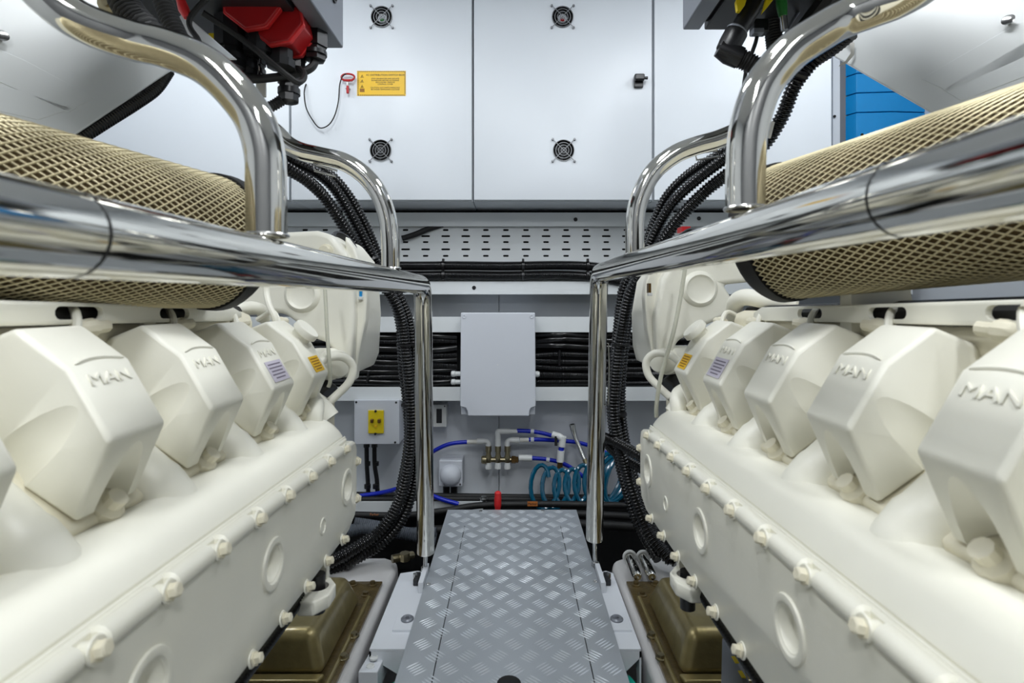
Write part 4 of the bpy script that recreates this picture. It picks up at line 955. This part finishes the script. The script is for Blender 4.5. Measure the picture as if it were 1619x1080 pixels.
# ------------------------------------------------------------------ control boxes hanging at the top
def cbox(s, px, py, word, depth=.6):
    far = P(px, py, 1.35); zb = far.z; xi = far.x
    t = thing('control_box', (xi + s * .2, 1.05, zb), 'dark grey control box with plugged cables, hanging over the %s engine' % word, 'control box', 'control boxes above the engines')
    MB().box2((xi + s * .052, .7, zb), (xi + s * .42, 1.35, zb + .30)).build('housing', 'control_dark', t, bevel=.004)
    MB().box2((xi, .7, zb), (xi + s * .042, 1.35, zb + .30)).build('door', 'control_grey', t, bevel=.004)
    MB().box2((xi + s * .042, .72, zb + .012), (xi + s * .052, 1.33, zb + .29)).build('door_seal', 'black_rubber', t)
    return t, xi, zb
bL, xiL, zL = cbox(-1, 543, 77, 'left')
bR_, xiR, zR = cbox(1, 1079, 48, 'right')
q = V((xiL, 1.275, zL + .085))
lk = MB().lathe(q, (1, 0, 0), [(0, .014), (.004, .014), (.005, .010), (.002, .008), (.002, 0)], 18).build('lock', 'black_plastic', bL)
MB().box(q + V((.003, 0, 0)), (.004, .006, .008)).build('lock_core', 'fitting_white', lk)
MB().cyl((xiR + .115, 1.27, zR - .001), (xiR + .115, 1.27, zR - .008), .008, 8).build('screw', 'black_plastic', bR_)
def plug(label, x, y, Z, r, up, dn, m='black_plastic', hexn=8, par=None):
    c = P(x, y, Z); t = thing('cable_gland', c - V((0, 0, dn)), label, 'connector', 'cable connectors under the control boxes')
    MB().lathe(c + V((0, 0, up)), (0, 0, -1), [(0, r * .8), (up * .5, r * .8), (up * .5 + .002, r * 1.1), (up + dn * .3, r * 1.1), (up + dn * .32, r * .92), (up + dn * .95, r * .92), (up + dn, r * .7)], hexn).build('body', m, t)
    MB().lathe(c - V((0, 0, dn * .5)), (0, 0, -1), [(0, r * 1.02), (dn * .2, r * 1.02)], 16).build('ring', m, t)
    return t
plug('hexagonal black cable gland nearest the lock of left control box', 498, 66, 1.27, .026, .05, .045, hexn=6)
plug('black cable gland hanging beside the red hoods', 470, 62, 1.27, .020, .06, .07)
plug('long black connector ending in a ribbed hose by the cabinet edge', 457, 118, 1.27, .024, .13, .065)
plug('large round black connector just above the left arch', 366, 66, 1.20, .032, .10, .06)
plug('narrow black connector between the arch and red hoods', 395, 85, 1.22, .019, .10, .05)
plug('tall black connector behind the left arch top', 408, 92, 1.30, .017, .12, .055)
def hood(x, y, Z, label):
    c = P(x, y, Z); t = thing('red_connector_hood', c, label, 'connector', 'red connector hoods')
    w, h, d = .056, .048, .085
    oc = [(-w, -h * .35), (-w * .5, -h), (w * .5, -h), (w, -h * .35), (w, h * .6), (w * .6, h), (-w * .6, h), (-w, h * .6)]
    R_ = Matrix.Rotation(math.radians(38), 3, 'Y')
    hb_ = MB().prism([c + R_ @ V((a, -d / 2, b)) for a, b in oc], (0, d, 0)).build('hood', 'red_plastic', t, bevel=.004)
    MB().prism([c + R_ @ V((a * 1.06, d * .30, b * 1.06)) for a, b in oc], (0, .012, 0)).build('edge_rib', 'red_bright', t, bevel=.002)
    MB().prism([c + R_ @ V((a * 1.06, -d * .48, b * 1.06)) for a, b in oc], (0, .012, 0)).build('edge_rib', 'red_bright', t, bevel=.002)
    MB().lathe(c + V((.0, 0, -.02)), (0, 0, -1), [(0, .026), (.05, .026), (.052, .031), (.068, .030), (.07, .02)], 10).build('cable_nut', 'black_plastic', t)
hood(408, 20, 1.20, 'larger red connector hood under the left control box')
hood(444, 44, 1.22, 'smaller red connector hood nearer the cabinet doors')
tag(MB().tube([P(452, 78, 1.36), P(452, 104, 1.36)], .032, 16, [.036, .024]).build('red_plug', 'red_plastic'), 'dull red plug end below the red hoods', 'connector')
def cab(pts, r, label, m='black_rubber', c=False):
    pts = [P(*p) for p in pts]
    tag((corr(pts, r, .0062, 10) if c else hose(pts, r, 8)).build('conduit' if c else 'cable', m), label, 'conduit' if c else 'cable', 'cables around the control boxes')
cab([(457, 140, 1.27), (452, 152, 1.27), (440, 162, 1.26), (424, 170, 1.25), (405, 172, 1.24)], .0125, 'ribbed hose curling from the long connector toward the left arch', c=True)
cab([(500, 90, 1.27), (494, 105, 1.26), (478, 114, 1.25), (450, 120, 1.24), (420, 124, 1.22), (385, 126, 1.2)], .009, 'black cable sweeping left from the hexagonal gland')
cab([(320, 20, 1.1), (345, 36, 1.12), (372, 54, 1.14), (400, 75, 1.15), (430, 100, 1.16), (455, 120, 1.17), (470, 130, 1.18), (479, 126, 1.2), (481, 116, 1.22), (472, 108, 1.24)], .0065, 'thin black cable looping diagonally past the red hoods')
cab([(345, -20, 1.0), (300, 30, 1.0), (313, 62, 1.0), (318, 72, 1.0)], .005, 'thin black cable dropping behind the left arch')
cab([(183, -30, .78), (200, 10, .78), (218, 34, .78), (236, 52, .78), (250, 80, .79)], .021, 'thick ribbed hose passing behind the top of the left arch', c=True)
cab([(248, -30, .9), (262, 15, .9), (276, 45, .9), (290, 75, .9)], .0155, 'thinner ribbed hose right of the thick one, left arch top', c=True)
cab([(378, -20, 1.3), (386, 20, 1.3), (372, 60, 1.3), (366, 120, 1.3), (372, 160, 1.3)], .012, 'black cable behind the round connector over the left arch')
tag(MB().tube([P(284, -6, 1.0), P(291, 16, 1.0), P(296, 28, 1.0)], .0095, 12, [.007, .0095, .006]).build('red_sleeve', 'red_bright'), 'small red sleeve on a cable above the left arch', 'sleeve')
tag(MB().prism([P(272, 34, 1.04), P(290, 20, 1.04), P(372, 92, 1.04), P(345, 92, 1.04)], (0, .01, 0)).build('mounting_strip', 'cabinet_white', bevel=.002), 'white slanted mounting strip behind the left arch', 'strip')
for x, y in ((268, 0), (337, 58), (345, 68)):
    tag(MB().box(P(x, y, 1.23), (.016, .012, .012)).build('yellow_tag', 'yellow_plastic', bevel=.002), 'small yellow tag among cables, %s' % {268: 'leftmost above the arch', 337: 'beside the round connector', 345: 'just below the other tag'}[x], 'tag', 'yellow tags')
tag(MB().lathe(P(180, 8, .8), (0, -1, -.3), [(-.03, .012), (0, .012), (.002, .016), (.012, .016), (.014, .006), (.02, .005), (.02, 0)], 12).build('hose_union', 'nickel_brass'), 'brassy hose union above the bend of the left arch', 'fitting')
# right side
ad = thing('elbow_connector', P(1155, 80, 1.2), 'thick black elbow connector below the right control box', 'connector', 'cable connectors under the control boxes')
MB().tube([P(1206, -22, 1.2), P(1190, 10, 1.2), P(1165, 52, 1.2), P(1158, 62, 1.2)], .021, 18, [.022, .020, .019, .019]).build('arm', 'black_plastic', ad)
MB().tube([P(1164, 52, 1.2), P(1153, 72, 1.2), P(1143, 82, 1.2)], .0245, 18, [.0245, .0245, .018]).build('collar', 'black_plastic', ad)
MB().tube([P(1136, 76, 1.2), P(1152, 84, 1.2), P(1170, 92, 1.2)], .022, 18, [.018, .0235, .0225]).build('elbow', 'black_plastic', ad)
MB().torus(P(1165, 50, 1.2), P(1158, 62, 1.2) - P(1190, 10, 1.2), .021, .003, 20, 6).build('lock_ring', 'control_grey', ad)
for a in ([(1172, -20), (1164, 2), (1166, 17), (1171, 18), (1178, 8), (1186, -20)], [(1214, -10), (1224, -2), (1213, 12), (1206, 20)]):
    MB().prism([P(x, y, 1.165) for x, y in a], (0, .01, 0)).build('yellow_lever', 'yellow_plastic', ad, bevel=.001)
cab([(1164, 90, 1.2), (1180, 97, 1.2), (1200, 108, 1.2), (1222, 122, 1.2)], .0205, 'wide ribbed hose leaving the elbow connector behind right arch', c=True)
cab([(1222, -20, 1.3), (1222, 40, 1.3), (1226, 80, 1.3), (1230, 130, 1.3)], .020, 'ribbed black hose dropping straight down behind the right arch', c=True)
cab([(1198, 50, 1.25), (1195, 66, 1.25), (1188, 86, 1.25), (1180, 110, 1.25), (1176, 135, 1.25)], .0045, 'thin braided cable beside the elbow connector')
cab([(1330, -30, 1.2), (1300, 10, 1.22), (1270, 50, 1.25), (1252, 80, 1.28)], .022, 'thick black cable behind the upper right arch')
cab([(1300, -40, 1.25), (1275, 0, 1.26), (1248, 42, 1.28), (1236, 70, 1.3)], .0035, 'thin grey wire crossing beside the green plug', 'control_grey')
gp = thing('green_plug', P(1238, 45, 1.2), 'green plug with a steel tip under the right control box', 'connector', 'cable connectors under the control boxes')
MB().tube([P(1234, -20, 1.2), P(1236, 10, 1.2), P(1238, 26, 1.2)], .011, 14, [.011, .011, .0085]).build('sleeve', 'green_plastic', gp)
MB().tube([P(1238, 25, 1.2), P(1241, 48, 1.2)], .0075, 12).build('tip', 'steel', gp)
cg = thing('cable_gland', P(1198, 52, 1.25), 'small square gland above the braided cable', 'connector', 'cable connectors under the control boxes')
MB().box(P(1200, 44, 1.25), (.034, .03, .03)).build('body', 'black_plastic', cg, bevel=.004)
MB().box(P(1197, 51, 1.24), (.024, .02, .012)).build('latch', 'control_grey', cg, bevel=.002)
cc = thing('hose_clamp', P(1270, 122, 1.39), 'small black clamp on the conduit inside the right arch', 'clamp')
MB().tube([P(1255, 116, 1.40), P(1274, 122, 1.40)], .010, 10, [.008, .012]).build('pin', 'black_plastic', cc)
tag(MB().box(P(1216, 205, 1.36), (.016, .006, .04), Matrix.Rotation(.25, 3, 'Y')).build('cable_label', 'paper'), 'white printed sleeve on the conduit inside the right arch', 'label')
tag(MB().box(P(413, 140, 1.3), (.022, .006, .04)).build('cable_label', 'paper'), 'white cable label hanging below the black connectors', 'label')
# clean helper properties
for o in list(bpy.data.objects):
    if 'base' in o: del o['base']
